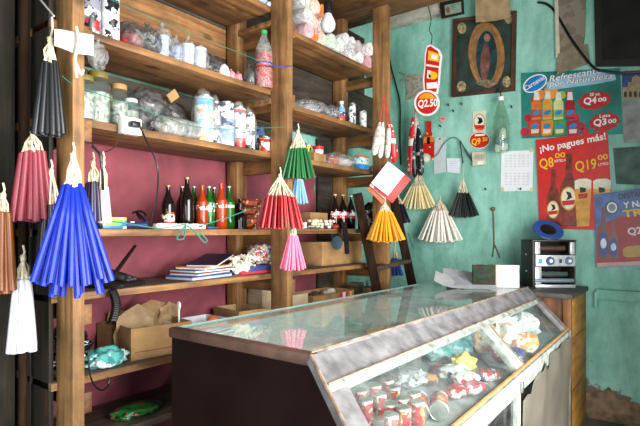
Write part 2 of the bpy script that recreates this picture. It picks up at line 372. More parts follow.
P('glass_edge', MB().tube([BN+Vector((0, .03, .004)), BF+Vector((0, 0, .004))], .006, 6), plain('blue_green_glass_edge', '#a9cfc8', .2, var=.05), counter)
P('glass_divider', MB().prism([Vector((-1.74, 2.5, .8)), Vector((-1.02, 2.5, .8)), Vector((-1.02, 2.5, 1.07)), Vector((-1.74, 2.5, 1.07))], (0, .006, 0)), glass, counter)
sm = .535
P('front_glass', MB().prism([SL(.01, .1), SL(sm, .1), SL(sm, .98), SL(.01, .98)], -nrm*.006), glassfront, counter)
P('front_glass', MB().prism([SL(sm, .1), SL(.985, .1), SL(.985, .98), SL(sm, .98)], -nrm*.006), glassfront, counter)
rail('top_rail', silver, 0, 1, -.03, .27)
P('top_rail_bead', MB().prism([SL(0, .27)+nrm*.012, SL(1, .27)+nrm*.012, SL(1, .33)+nrm*.012, SL(0, .33)+nrm*.012], -nrm*.024), whitewood, counter)
rail('stile', silver, -.005, .035, 0, 1.0, .03, .012)
rail('stile', whitewood, .515, .56, .33, 1.0, .025, .010)
P('edge_bead', MB().tube([SL(.0, .265)+nrm*.014, SL(1, .265)+nrm*.014], .0035, 6), edge2, counter)
P('edge_bead', MB().tube([SL(.0, -.03)+nrm*.008, SL(1, -.03)+nrm*.008], .004, 6), edge2, counter)
P('edge_bead', MB().tube([SL(-.005, .0)+nrm*.013, SL(-.005, 1)+nrm*.013], .006, 6), edge2, counter)
P('edge_bead', MB().tube([SL(.562, .33)+nrm*.011, SL(.562, 1)+nrm*.011], .004, 6), edge2, counter)
rail('stile', silver, .97, 1.0, .27, 1.0, .03, .012)
edge = plain('orange_worn_edge', '#c08a58', .6, var=.2, scale=20)
P('edge_bead', MB().tube([SL(.0, 1.0)+nrm*.008, SL(1, 1.0)+nrm*.008], .008, 6), edge, counter, 'worn orange edge below the sloping glass')
dn = Vector((0, 0, -1))
P('front_rail', MB().prism([LN, LF, LF+dn*.085, LN+dn*.085], (.022, 0, 0)), whitewood, counter)
P('front_rail', MB().prism([dz(LN, .1), dz(LF, .1), dz(LF, 0), dz(LN, 0)], (.022, 0, 0)), whitewood, counter)
LM = LN.lerp(LF, .5); dr = (LF-LN).normalized()
P('front_stile', MB().prism([LM+dn*.085-dr*.03, LM+dn*.085+dr*.03, dz(LM, .1)+dr*.03, dz(LM, .1)-dr*.03], (.02, 0, 0)), whitewood, counter)
P('front_stile', MB().prism([LF+dn*.085-dr*.045, LF+dn*.085, dz(LF, .1), dz(LF, .1)-dr*.045], (.02, 0, 0)), whitewood, counter)
P('front_stile', MB().prism([LN+dn*.085, LN+dn*.085+dr*.06, dz(LN, .1)+dr*.06, dz(LN, .1)], (.02, 0, 0)), whitewood, counter)
P('lower_glass', MB().prism([LN+dn*.085, LM+dn*.085, dz(LM, .1), dz(LN, .1)], (.005, 0, 0)), glassfront, counter)
P('base_shelf', MB().prism([dz(BN, .2), dz(LN, .2)+Vector((-.03, .2, 0)), dz(LF, .2), dz(BF, .2)], (0, 0, -.02)), wGrey, counter)
# torn grey sheet nailed over the far half
def sheetf(u, v):
    p = LM.lerp(LF, (.02+.93*u)); top = .795-.10*max(0, 1-u*1.9)-.03*max(0, noise.noise(Vector((u*14, 0, 4))))
    if .42 < u < .5: top -= .05
    z = top+(0.02-top)*v
    return Vector((p.x+.032+.012*noise.noise(Vector((u*6, v*3, 2)))+.006*math.sin(u*21+v*4), p.y, z))
P('cover_sheet', MB().grid(sheetf, 48, 24, .004), plain('dirty_grey_sheet', '#989182', .6, var=.15, scale=4, bump=.15), counter, 'torn grey sheet nailed over the lower front')
P('latch', MB().obox(LM+Vector((.03, .02, -.06)), (.012, .02, .05), None, .003), steel, counter)

# ================= wooden cabinet in the corner
cab = T('wooden_cabinet', 'yellow-brown wooden cabinet behind the far end of the glass counter', 'cabinet', (-1.0, 4.2, 0))
yel = wood('yellow_varnished_boards', '#8a5a1e', '#cf9844', 'y', fine=14); 
for z0, z1 in ((.0, .36), (.365, .73), (.735, 1.02)):
    P('side_board', MB().box(-.74, -.715, 3.86, 4.42, z0, z1, .004), yel, cab)
P('corner_post', MB().box(-.765, -.712, 3.83, 3.87, 0, 1.02, .004), wood('red_brown_post', '#5a3316', '#a8703a', 'z'), cab)
P('front_panel', MB().box(-1.4, -.765, 3.85, 3.87, 0, 1.02), wood('red_brown_front', '#4a2a16', '#94603a', 'z', fine=12), cab)
P('body', MB().box(-1.4, -.745, 3.875, 4.42, .02, 1.015), wDk, cab)
P('cabinet_top', MB().box(-1.43, -.70, 3.80, 4.44, 1.02, 1.055, .006), plain('grimy_dark_top', '#4a4640', .6, var=.35, scale=14), cab)

# ================= ladder leaning in the gap
lad = T('wooden_ladder', 'dark wooden ladder leaning against the last shelf post', 'ladder', (-1.9, 3.3, 0))
def bar(a, b, w, d):
    a, b = Vector(a), Vector(b); t = (b-a).normalized(); s = t.cross(Vector((.8, .6, 0))).normalized(); q = t.cross(s)
    R = Matrix((s, q, t)).transposed(); return MB().obox((a+b)/2, (w, d, (b-a).length), R, .004)
lt, lb = at_t(361, 212, 3.85), at_t(385, 330, 4.0); z0 = lb.z/(lt.z-lb.z)
P('rail', bar(lt+(lt-lb)*.15, lb+(lb-lt)*z0, .05, .07), wDk, lad)
rt_, rb_ = at_t(395, 205, 4.4), at_t(421, 325, 4.3); z1 = rb_.z/(rt_.z-rb_.z)
P('rail', bar(rt_+(rt_-rb_)*.15, rb_+(rb_-rt_)*z1, .05, .07), wDk, lad)
for k in (.47, .93, 1.38):
    P('rung', bar(lt.lerp(lb, k), rt_.lerp(rb_, k), .03, .085), wood('worn_rung', '#3a2c22', '#6c5644', 'y') if k < .6 else wDk, lad)
# ================= bundles of candles hung by their wicks
def bundle(name_label, col, k, ct, cb, hw, n, rad, plane, top=.18, flat=.6, hang=None, wick=cream, rough=.38, tip=None, name='candle_bundle', tiers=None, where=None):
    K = (Ux if plane[0] == 'x' else Uy)(k[0], k[1], plane[1]); m = mpp(K)
    zt = (ct-k[1])*m; H = (cb-ct)*m; R = hw*m
    L = math.hypot(H, R*.55)
    if plane[0] == 'x': thin = Vector((K.x, K.y, 0)).normalized(); wide = Vector((thin.y, -thin.x, 0))
    else: wide = Vector((1.12, 0, 0)); thin = Vector((0, 1, 0))
    t = T(name, name_label, 'candles', K-Vector((0, 0, zt+H)), 'bundles of candles hung by their wicks')
    mt = plain('wax_'+col.strip('#'), col, rough, var=.08, scale=30)
    r1 = rad; mb = MB().lathe([(0, -.001), (r1*.45, 0), (r1*.75, -L*.012), (r1*.85, -L*.3), (r1, -L*.97), (r1*.95, -L), (r1*.5, -L+.003), (0, -L+.006)], n=8 if n > 18 else 10)
    me = None; wk = MB(); base = zt+H
    for i in range(n):
        f = math.sqrt((i+.5)/n); a = i*2.39996+.3
        jx, jz = random.uniform(-.05, .05), random.uniform(-.03, .03)
        dx, dy = math.cos(a)*(f+jx), math.sin(a)*(f+jx)
        off = lambda q, rr: wide*(q[0]*rr)+thin*(q[1]*rr*flat)
        p0 = off((dx, dy), R*top)+Vector((0, 0, H+jz*H-(.13*H if tiers and i % 3 == 0 and f < .8 else 0))); p1 = off((dx, dy), R)
        d = (p1-p0); d = d.normalized()
        if me is None:
            o = P('candle', mb, mt, t); me = o.data
        else:
            o = bpy.data.objects.new('candle', me); C.objects.link(o); o.parent = t; ORG[o.name] = ORG[t.name]
        # the first one was stored relative to the root: move its mesh back once
        if i == 0:
            for v in me.vertices: v.co += ORG[t.name]
        o.matrix_local = Matrix.Translation(p0) @ Vector((0, 0, -1)).rotation_difference(d).to_matrix().to_4x4()
        kk = Vector((random.uniform(-.006, .006), random.uniform(-.006, .006), base))
        w0 = K-Vector((0, 0, base)); mid = p0.lerp(kk, .5)+Vector((random.uniform(-.006, .006), random.uniform(-.006, .006), 0))*2
        wk.tube([w0+p0-Vector((0, 0, .006)), w0+mid, w0+kk], min(.0055, max(.003, rad*.42)), 4, .003)
    P('wick', wk, wick, t)
    hk = Vector(hang) if hang is not None else K+Vector((0, 0, .05))
    lp = MB().tube([K+Vector((0, 0, -.005)), K.lerp(hk, .5)+Vector((.004, .004, 0)), hk], .004, 5)
    lp.blob(K, (.012, .012, .018), 3, .3, 2)
    P('hanging_string', lp, wick, t)
    return t
g = bundle
g('big bundle of thick bright blue candles hung on the near shelf post', '#1b30b0', (73, 156), 186, 282, 37, 40, .0122, ('x', -1.84), tiers=1, top=.22)
g('bundle of thin red candles hung on the middle shelf post', '#a80f16', (280, 176), 196, 226, 23, 50, .0085, ('x', -1.92), top=.66, flat=.5)
g('bundle of green candles hung high on the middle shelf post', '#0f6029', (298, 132), 148, 177, 18, 42, .0085, ('x', -1.95), top=.52, flat=.4)
g('bundle of light blue candles behind the green and red ones', '#86b8ea', (299, 168), 180, 203, 10, 24, .0085, ('x', -2.09), top=.4, flat=.5)
g('bundle of pink candles hung low on the middle shelf post', '#ee6f93', (293, 224), 236, 269, 13.5, 34, .0085, ('x', -1.93), top=.3, flat=.55)
g('bundle of orange-yellow candles hung over the wooden ladder', '#f0a01a', (385, 204), 212, 240, 20, 50, .0095, ('x', -1.88), top=.35, flat=.6)
g('bundle of dark purple candles behind the orange-yellow ones', '#221a2e', (398, 196), 204, 222, 13, 30, .009, ('y', 4.28), top=.45)
g('small bundle of royal blue candles hanging low beside the ladder', '#2b4fa6', (395, 246), 258, 275, 9, 20, .0095, ('y', 4.32), top=.35)
g('bundle of pale yellow candles hung on the teal wall below the wrapped packets', '#f0dda8', (418, 172), 186, 207, 18.5, 44, .009, ('y', 4.38), top=.38, flat=.4)
g('bundle of cream white candles hung lowest on the teal wall', '#f6efe4', (440, 201), 211, 240, 22, 54, .0105, ('y', 4.37), top=.36, flat=.45)
g('bundle of black candles hung on the teal wall from a dark cord', '#16161a', (463, 180), 193, 216, 15, 40, .0095, ('y', 4.38), top=.36, flat=.45, hang=W(463, 162))
g('bundle of thick black candles hung at the top left beside the near post', '#15161b', (50, 40), 62, 134, 14, 18, .014, ('x', -2.02), top=.45, hang=Ux(52, 17, -2.02))
g('bundle of thick maroon candles hung left of the big blue bundle', '#8e2f3e', (33, 134), 152, 220, 18, 18, .0155, ('x', -2.12), top=.55)
g('bundle of thick white candles hung lowest at the left edge', '#cfcfd8', (23, 258), 278, 350, 12, 11, .0165, ('x', -2.1), top=.5)
g('bundle of dark orange candles cut by the left edge', '#7a3f0c', (3, 196), 214, 292, 12, 11, .0165, ('x', -2.12), top=.55)
g('bundle of long black candles partly behind the big blue bundle', '#1f1c1f', (51, 172), 203, 277, 16, 14, .014, ('x', -2.1), top=.5)
g('bundle of dark purple candles right of the near post, behind the blue bundle', '#1f1838', (93, 164), 182, 221, 8, 10, .012, ('x', -2.06), top=.6)
g('bundle of pale pink candles right of the near post above the small carton', '#eec3c0', (103, 163), 186, 222, 7, 9, .013, ('x', -2.1), top=.55)

# ================= bottles, cans and other repeated goods (one of each kind, then copies)
CLEARB = clear('bottle_glass', '#eaf2ea', .05, rough=.03); BROWN = plain('dark_brown_glass', '#150d0a', .08, var=0); GREEN = plain('green_soda_glass', '#134f17', .1, var=.05); ORANGE = plain('orange_soda', '#96300f', .12, var=.05)
def bottle(name, label, cat, H, Rr, body, cap, lab=None, labz=(.2, .45), neck=.36, sh=.55, capm=None):
    t = T(name, label, cat)
    P('body', MB().lathe([(0, 0), (Rr*.88, 0), (Rr, H*.02), (Rr, H*sh*.6), (Rr*.99, H*sh), (Rr*.86, H*(sh+.08)), (Rr*.5, H*(sh+.2)), (Rr*neck, H*(sh+.27)), (Rr*neck*.9, H*.965), (0, H*.965)], n=20), body, t)
    P('cap', MB().lathe([(0, H*.955), (Rr*neck*1.12, H*.955), (Rr*neck*1.12, H*.99), (Rr*neck*.8, H), (0, H)], n=14), cap, t)
    if lab: P('paper_label', MB().lathe([(Rr*1.012, H*labz[0]), (Rr*1.016, H*(labz[0]+.005)), (Rr*1.016, H*(labz[1]-.005)), (Rr*1.012, H*labz[1])], n=20), lab, t)
    return t
goldcap = plain('gold_cap', '#a88a4a', .35, .7, var=.1); redcap = plain('red_cap', '#c03420', .4, .3, var=.1); silvercap = plain('silver_cap', '#b8b8b0', .35, .7, var=.1)
def place(px, z, off): return row(px, z, off)
D_ = ZD
def hgt(pt, ytop):                      # height that reaches a given picture line
    return (CY-ytop)*mpp(pt)+EYE-pt.z
GB = 'soda and beer bottles on the eye-level shelf'
specs = [
 (168, .12, 185, .031, BROWN, goldcap, bands('beer_label', [(0, '#e8dcc0'), (.18, '#b02018'), (.3, '#e8dcc0'), (.85, '#c03020')], spots=['#1a1412'], spot_scale=40, spot_at=.55), 'dark beer bottle with cream label, leftmost on the eye-level shelf'),
 (182, .22, 186, .03, BROWN, goldcap, None, 'dark brown bottle just behind the tallest dark bottle'),
 (187, .10, 177, .033, BROWN, goldcap, None, 'tallest dark brown bottle with gold cap in the row'),
 (194, .2, 186, .028, GREEN, silvercap, None, 'green soda bottle right beside the tallest dark bottle'),
 (202, .12, 185, .031, ORANGE, redcap, bands('white_soda_print', [(0, '#96300f'), (.4, '#f0ece6'), (.75, '#96300f')], spots=['#96300f'], spot_scale=40, spot_at=.5), 'orange soda bottle with red cap, the left one of two'),
 (209, .13, 186, .03, GREEN, silvercap, bands('blue_white_print', [(0, '#1e6a22'), (.3, '#dfe8ee'), (.7, '#9cc0dc')], spots=['#1e6a22'], spot_scale=35, spot_at=.5), 'green soda bottle with pale blue print between the two orange ones'),
 (214, .25, 187, .028, GREEN, silvercap, None, 'green soda bottle set back between the two orange ones'),
 (221, .11, 183, .033, ORANGE, redcap, bands('white_soda_print_b', [(0, '#96300f'), (.5, '#f4f0ea'), (.8, '#96300f')], spots=['#96300f'], spot_scale=36, spot_at=.5), 'orange soda bottle with bold white print, the right one of two'),
 (229, .14, 186, .03, GREEN, silvercap, bands('green_print', [(0, '#1e6a22'), (.6, '#cfe0d0'), (.8, '#1e6a22')]), 'green soda bottle, last on the right of the soda row'),
]
for px, off, yt, r, bm_, cm, lb_, lab in specs:
    p, m = row(px, D_, off); H = hgt(p, yt)
    t = bottle('glass_bottle', lab, 'bottle', H, r*1.12, bm_, cm, lb_, (.08, .38) if bm_ is BROWN else (.3, .62)); t.location = p; t['group'] = GB
p, m = row(240, D_, .16); H = hgt(p, 203)
t = bottle('squat_jar', 'squat dark bottle at the right end of the soda row', 'bottle', H, .045, BROWN, black, None, neck=.5, sh=.5); t.location = p
# colas in the far bay
first = None
for px, off, yt, lab in ((335, .14, 194, 'leftmost'), (343, .12, 193, 'second'), (351, .13, 193, 'third'), (362, .16, 195, 'rightmost')):
    p, m = row(px, D_+.004, off); H = hgt(p, yt)
    if first is None:
        first = bottle('cola_bottle', '', 'bottle', H, .036, BROWN, plain('pale_cap', '#d8b890', .4, var=.1), bands('cola_label', [(0, '#b01818'), (.45, '#e8e4e0'), (.7, '#b01818')], spots=['#f0ece8'], spot_scale=45, spot_at=.55), (.3, .5)); t = first
    else: t = dup(first, p)
    t.location = p; t['label'] = lab+' dark cola bottle with pale cap in the far bay, eye-level shelf'; t['group'] = 'dark cola bottles in the far bay'

# plastic soda bottle of red beans
p, m = row(264, ZB, .03); H = hgt(p, 31)
t = T('plastic_bottle', 'clear two-litre bottle of red beans with green cap beside the middle post', 'bottle', p)
R_ = 9*m
P('body', MB().lathe([(0, .0), (R_*.9, 0), (R_, H*.03), (R_, H*.3), (R_*.94, H*.36), (R_, H*.42), (R_, H*.58), (R_*.9, H*.7), (R_*.5, H*.85), (R_*.3, H*.92), (R_*.28, H*.95)], p, 24), bag, t)
def beans(name, c1, c2):
    m_, nt, b = newmat(name); tc = N(nt, 'ShaderNodeTexCoord'); vo = N(nt, 'ShaderNodeTexVoronoi', Scale=60.0); nt.links.new(tc.outputs['Object'], vo.inputs['Vector'])
    r = ramp(nt, [(.0, c1), (1, c2)]); sp = N(nt, 'ShaderNodeSeparateColor'); nt.links.new(vo.outputs['Color'], sp.inputs[0]); nt.links.new(sp.outputs[0], r.inputs['Fac']); nt.links.new(r.outputs['Color'], b.inputs['Base Color'])
    bp = N(nt, 'ShaderNodeBump', Strength=.8, Distance=.01, invert=True); nt.links.new(vo.outputs['Distance'], bp.inputs['Height']); nt.links.new(bp.outputs['Normal'], b.inputs['Normal']); b.inputs['Roughness'].default_value = .35
    return m_
P('beans', MB().lathe([(0, .004), (R_*.88, .004), (R_*.96, H*.04), (R_*.96, H*.57), (R_*.9, H*.6), (0, H*.6)], p, 20), beans('red_beans', '#7a1414', '#d8403a'), t)
P('cap', MB().lathe([(0, H*.94), (R_*.36, H*.94), (R_*.36, H), (0, H)], p, 16), pm('#2ca05a'), t)
P('tie_string', MB().tube([p+Vector((R_*1.03*math.cos(a), R_*1.03*math.sin(a), H*.42)) for a in [i*math.pi/8 for i in range(17)]], .004, 5), pm('#3a4f9a'), t)

# cans on the upper shelves
def can(name, label, pt, r, h, mt, lidm=steel, cat='can', grp=None, rim=True):
    t = T(name, label, cat, pt, grp)
    P('body', MB().lathe([(0, 0), (r*.94, 0), (r, h*.02), (r, h*.97), (r*.96, h), (0, h)], pt, 20), mt, t)
    P('lid', MB().lathe([(r*.98, h*.965), (r*1.02, h*.97), (r*1.02, h*1.012), (r*.96, h*1.02), (r*.9, h*1.006), (0, h*1.006)], pt, 20), lidm, t)
    return t
inkA = bands('black_white_tin', [(0, '#e8e8e6'), (.05, '#a8323a'), (.24, '#d8dade')], spots=['#1c1c22', '#8a8a96'], spot_scale=16, spot_at=.5)
inkB = bands('black_white_tin_b', [(0, '#e6e6e4'), (.06, '#c8c8cc')], spots=['#1a1a20', '#f4f4f2'], spot_scale=15, spot_at=.52)
p, m = row(90, ZB, .06); can('canister', 'tall black and white canister with red band, first on the upper left shelf', p, 10*m, .26, inkA, white)
p, m = row(110, ZB, .06); can('canister', 'tall black and white canister without red band, second on the upper left shelf', p, 9*m, .25, inkB, white)
# bagged goods on row B
def crumple(name, label, pt, w, d, h, mt, seed, cat='bag', inner=None, knot=True, amp=.22, grp=None, sub=4):
    """a tied plastic bag around what is in it"""
    t = T(name, label, cat, pt, grp)
    b = MB().blob(pt+Vector((0, 0, h*.42)), (d/2, w/2, h*.46), seed, amp, sub, 2.4, flat=h*.42)
    if knot: b.lathe([(w*.2, h*.76), (w*.07, h*.88), (w*.05, h*.9), (w*.13, h), (w*.1, h*1.0)], pt, 10)
    P('wrapper', b, mt, t, ang=180)
    if inner:
        for nm, mb_, mm in inner: P(nm, mb_, mm, t)
    return t
def cups(pt, n, r, h, gap, step=0):
    b = MB()
    for i in range(n):
        q = pt+Vector((0, (i-(n-1)/2)*gap, .004+step*i)); b.lathe([(0, 0), (r*.85, 0), (r, h*.96), (r*1.06, h), (r*.9, h), (0, h*.97)], q, 14)
    return b
p, m = row(131, ZB, .12); crumple('plastic_bag', 'clear bag holding red goods beside the two canisters', p, .16, .2, .17, bagdark, 1, inner=[('contents', MB().blob(p+Vector((0, -.01, .05)), (.07, .065, .055), 4, .15, 3, flat=.045), pm('#b0262a'))], knot=False)
p, m = row(147, ZB, .1); crumple('plastic_bag', 'empty-looking clear bag between the red bag and the blue cups', p, .12, .16, .17, bagdark, 2)
p, m = row(162, ZB, .1); crumple('plastic_bag', 'clear tied bag of pale blue cups, leftmost bag of cups', p, .12, .12, .2, bag, 3, inner=[('cups', cups(p+Vector((.01, -.005, 0)), 1, .036, .12, .06), pm('#9fb6dc'))])
p, m = row(176, ZB, .12); crumple('plastic_bag', 'clear tied bag of slate blue cups, second bag of cups', p, .11, .11, .17, bag, 4, inner=[('cups', cups(p, 1, .036, .1, .06), pm('#6a7eb4'))])
p, m = row(188, ZB, .09); crumple('plastic_bag', 'clear tied bag of white cups, third bag of cups', p, .1, .1, .18, bag, 5, inner=[('cups', cups(p, 1, .035, .125, .06), pm('#dfe4e6'))])
p, m = row(200, ZB, .07); crumple('plastic_bag', 'clear tied bag of lavender cups, last bag of cups', p, .1, .1, .16, bag, 6, inner=[('cups', cups(p, 1, .036, .12, .06), pm('#b9c2ea'))], knot=False)
p, m = row(212, ZB, .16); crumple('plastic_bag', 'limp clear bag with dark blue contents on the upper left shelf', p, .17, .16, .15, bagdark, 7, inner=[('contents', MB().blob(p+Vector((0, 0, .03)), (.06, .06, .03), 4, .2, 3, flat=.028), pm('#26305c'))])
p, m = row(224, ZB, .08); t = T('squeeze_bottle', 'small round white bottle beside the pink packets', 'bottle', p)
P('body', MB().lathe([(0, 0), (.03, 0), (.033, .02), (.033, .05), (.024, .075), (.012, .085), (0, .087)], p, 16), white, t); P('cap', MB().lathe([(.013, .075), (.012, .088), (0, .092)], p, 10), pm('#c8c0c0'), t)
for i, (px, o, h, lab) in enumerate(((231, .07, .07, 'pink plastic packet, left of the two beside the white bottle'), (238, .06, .065, 'pink plastic packet, right of the two beside the white bottle'))):
    p, m = row(px, ZB, o); crumple('pink_packet', lab, p, .05, .06, h, plain('pink_wrap_%d' % i, '#d68a94', .3, var=.2), 11+i, 'packet', grp='pink packets', sub=3)
p, m = row(249, ZB, .1); crumple('plastic_bag', 'small clear bag just left of the bottle of red beans', p, .07, .1, .15, bagdark, 9, sub=3)

# row A: white and blue packs in the near bay, wrapped rolls in the far bay
for i, (px, w, h, c, lab) in enumerate(((240, .07, .1, '#8fa8d8', 'blue wrapped pack at the top edge, leftmost'), (250, .09, .1, '#d8dce8', 'white wrapped pack at the top edge, between two blue ones'), (260, .07, .09, '#9db4dc', 'blue wrapped pack at the top edge, second from right'), (269, .07, .06, '#cfd8e8', 'small pale pack at the top edge, next to the middle post'))):
    p, m = row(px, ZA, .05); crumple('wrapped_pack', lab, p, w, .1, h, plain('pack_%d' % i, c, .25, var=.25, scale=30), 20+i, 'pack', knot=False, grp='wrapped packs on the top shelf')
def rolls(label, px, off, nx, nz, r, L, col, cols2, seed):
    p, m = row(px, ZA2, off); t = T('paper_roll_pack', label, 'roll pack', p, 'packs of wrapped paper rolls')
    mt = plain('roll_wrap_%d' % seed, col, .3, var=.3, scale=34); mt2 = plain('roll_wrap2_%d' % seed, cols2, .3, var=.2, scale=30)
    for i in range(nx):
        for k in range(nz):
            q = p+Vector((random.uniform(-.02, .02), (i-(nx-1)/2)*r*1.85, r+k*r*1.9)); R = Matrix.Rotation(math.pi/2, 3, 'Y')
            P('roll', MB().lathe([(0, -L/2), (r*.5, -L/2), (r*.92, -L*.47), (r, -L*.4), (r, L*.4), (r*.92, L*.47), (r*.45, L*.5), (r*.2, L*.46), (0, L*.46)], q, 14, R), mt if (i+k) % 3 else mt2, t)
    b = MB().blob(p+Vector((0, 0, nz*r*.95)), (L*.56, nx*r*1.02, nz*r*1.02), seed, .16, 4, 3, flat=nz*r*.95-.002)
    P('wrapper', b, bag, t, ang=180)
rolls('stack of white wrapped paper rolls beside the middle post on the top shelf', 299, .1, 1, 4, .055, .16, '#ece4e6', '#e0b8c0', 31)
rolls('stack of peach and orange wrapped rolls, left of the hanging bulb', 311, .09, 2, 3, .052, .16, '#f0cdbb', '#e07a3c', 32)
rolls('low pack of clear wrapped rolls below the hanging bulb', 327, .08, 2, 1, .055, .16, '#dfe2dc', '#c2d2c4', 33)
rolls('pack of white rolls with grey print, right of the bulb', 345, .1, 3, 2, .05, .16, '#ece9e8', '#c0b4b8', 34)
rolls('pack of white and pink rolls next to the far post', 368, .1, 3, 2, .056, .16, '#f0e8e8', '#d8a4ac', 35)

# row B far bay
p, m = row(309, ZB2, .12); crumple('plastic_bag', 'large clear bag of grey goods in the far bay below the paper rolls', p, .3, .22, .13, bag, 41, inner=[('contents', MB().blob(p+Vector((-.02, 0, .04)), (.08, .12, .045), 2, .25, 3, flat=.038), pm('#8f9199'))], knot=False)
p, m = row(330, ZB2, .08); crumple('plastic_bag', 'clear bag with dark goods left of the blue-capped bottle', p, .13, .16, .12, bag, 42, inner=[('contents', MB().blob(p+Vector((-.01, 0, .035)), (.05, .05, .04), 2, .25, 3, flat=.033), pm('#3a3c44'))], knot=False)
p, m = row(341.5, ZB2, .07); t = bottle('spray_bottle', 'small bottle with blue and red print and white cap, far bay upper shelf', 'bottle', .165, .028, bands('blue_red_print', [(0, '#c8462c'), (.3, '#2a3a78'), (.5, '#7cb4dc'), (.9, '#d8e4ec')], spots=['#f0e8dc'], spot_scale=45, spot_at=.6), white, None, neck=.6, sh=.6); t.location = p
p, m = row(352, ZB2, .07); can('spray_can', 'tall can with dark green and white print, middle of three in the far bay', p, .03, .175, bands('green_white_print', [(0, '#e4e8e4'), (.85, '#b8bcbc')], spots=['#3c6a58', '#30343c'], spot_scale=30, spot_at=.56))
p, m = row(363, ZB2, .08); can('spray_can', 'plain white can nearest the far post on the upper shelf', p, .03, .15, bands('white_can_print', [(0, '#f0f0ee')], spots=['#9a9ea2'], spot_scale=40, spot_at=.57))

# row C near bay
lidy = pm('#776a2c', .5); contents_w = plain('white_wrapped_sweets', '#b8b8b0', .5, var=.5, scale=50)
def jar(label, px, off, r, h, lid, cont):
    p, m = row(px, ZCc, off); t = T('glass_jar', label, 'jar', p, 'jars and bottles at the left of the middle shelf')
    P('glass', MB().lathe([(0, 0), (r*.9, 0), (r, h*.05), (r, h*.72), (r*.75, h*.84), (r*.72, h*.9)], p, 22), glass, t)
    P('contents', MB().lathe([(0, .005), (r*.86, .005), (r*.9, h*.1), (r*.9, h*.6), (0, h*.63)], p, 18), cont, t)
    P('lid', MB().lathe([(0, h*.88), (r*.8, h*.88), (r*.82, h*.98), (r*.76, h), (0, h)], p, 22), lid, t)
jar('short glass jar of white goods right against the near post', 84, .05, .05, .2, lidy, contents_w)
jar('tall glass jar with yellow lid, second from the near post', 98, .08, .055, .24, lidy, contents_w)
jar('narrow glass jar with cork-coloured lid on the middle left shelf', 119, .1, .046, .215, pm('#a8804e', .6), plain('black_white_sweets', '#b8b6ae', .5, var=.6, scale=60))
jar('plain clear jar just above the power outlet', 131, .07, .038, .15, pm('#c8c8c4'), contents_w)
p, m = row(108, ZCc, .2); crumple('yellow_packet', 'yellow packet squeezed between two glass jars', p, .05, .08, .21, pm('#c8b43c', .4), 51, 'packet', knot=False)
p, m = row(147, ZCc, .2); crumple('plastic_bag', 'big loose clear bag hanging behind the power outlet', p, .26, .2, .29, bagdark, 52, knot=False)
p, m = row(172, ZCc, .26); crumple('plastic_bag', 'dim clear bag at the back of the middle left shelf', p, .3, .16, .28, bagdark, 53, knot=False, inner=[('paper_scrap', MB().obox(p+Vector((.06, -.04, .26)), (.01, .07, .05), Matrix.Rotation(.7, 3, 'X')), card)])
p, m = row(179, ZCc, .08); t = T('foil_roll', 'grey plastic-wrapped roll lying on the middle left shelf', 'roll', p)
P('roll', MB().lathe([(0, -.14), (.03, -.14), (.05, -.13), (.052, .13), (.03, .14), (0, .14)], p+Vector((0, 0, .055)), 18, Matrix.Rotation(-math.pi/2, 3, 'X')), plain('grey_foil', '#a8a8a4', .28, .3, var=.4, scale=26, bump=.8), t)
P('wrapper', MB().blob(p+Vector((0, 0, .056)), (.058, .165, .056), 5, .12, 4, 4, flat=.055), bag, t, ang=180)
cA = bands('blue_milk_tin', [(0, '#d8dcdc'), (.78, '#5aa6d0'), (.93, '#e0e4e4')], spots=['#c49a6a', '#6db4d8'], spot_scale=20, spot_at=.57)
cB = bands('white_tin_grey', [(0, '#88a4d0'), (.3, '#ececea'), (.9, '#c8c8c6')], spots=['#55586a'], spot_scale=28, spot_at=.55)
cC = bands('white_tin_red', [(0, '#b83030'), (.24, '#ecebea'), (.85, '#c03a3a'), (.93, '#e8e8e8')], spots=['#4a4a58'], spot_scale=28, spot_at=.62)
cD = bands('white_tin_black', [(0, '#f0efee'), (.9, '#cfcfce')], spots=['#26262c'], spot_scale=24, spot_at=.54)
for px, off, r, h, mt, lab in ((204, .06, .052, .255, cA, 'tall blue-topped tin in clear wrap on the middle shelf'), (215, .1, .035, .25, cD, 'slim black-printed tin in clear wrap beside the blue-topped tin'), (226, .06, .047, .115, bands('blue_low', [(0, '#dfe4e8'), (.2, '#86aed8'), (.8, '#dfe4e8')], spots=['#e8ecf0'], spot_scale=30), 'small blue and white tin at the bottom of a wrapped pair'),
    (239, .06, .04, .245, cC, 'white tin with red bands in clear wrap, third of the wrapped tins'), (249, .06, .036, .225, cD, 'white tin with black print, last of the wrapped tins')):
    p, m = row(px, ZCc, off); t = can('food_tin', lab, p, r, h, mt, grp='wrapped tins on the middle shelf')
    P('wrapper', MB().blob(p+Vector((0, 0, h*.55)), (r*1.35, r*1.35, h*.62), int(px), .14, 3, 3, flat=h*.55-.001), bag, t, ang=180)
p, m = row(226, ZCc, .06); can('food_tin', 'white tin with grey print stacked on the small blue tin', p+Vector((0, 0, .117)), .047, .135, cB, grp='wrapped tins on the middle shelf')
p, m = row(259, ZCc, .24); crumple('blue_bundle', 'dark blue and white bundle at the back beside the middle post', p, .12, .1, .24, bands('navy_check', [(0, '#22283c'), (.65, '#5f80b8')], spots=['#a8bcd8'], spot_scale=24), 57, 'bundle', knot=False)
p, m = row(264.5, ZCc, .06); can('food_tin', 'small red and white tin next to the middle post', p, .036, .1, bands('red_white_tin', [(0, '#c0241e'), (.12, '#efe9e0'), (.7, '#c0241e'), (.85, '#efe9e0')], spots=['#c0241e'], spot_scale=34, spot_at=.55))
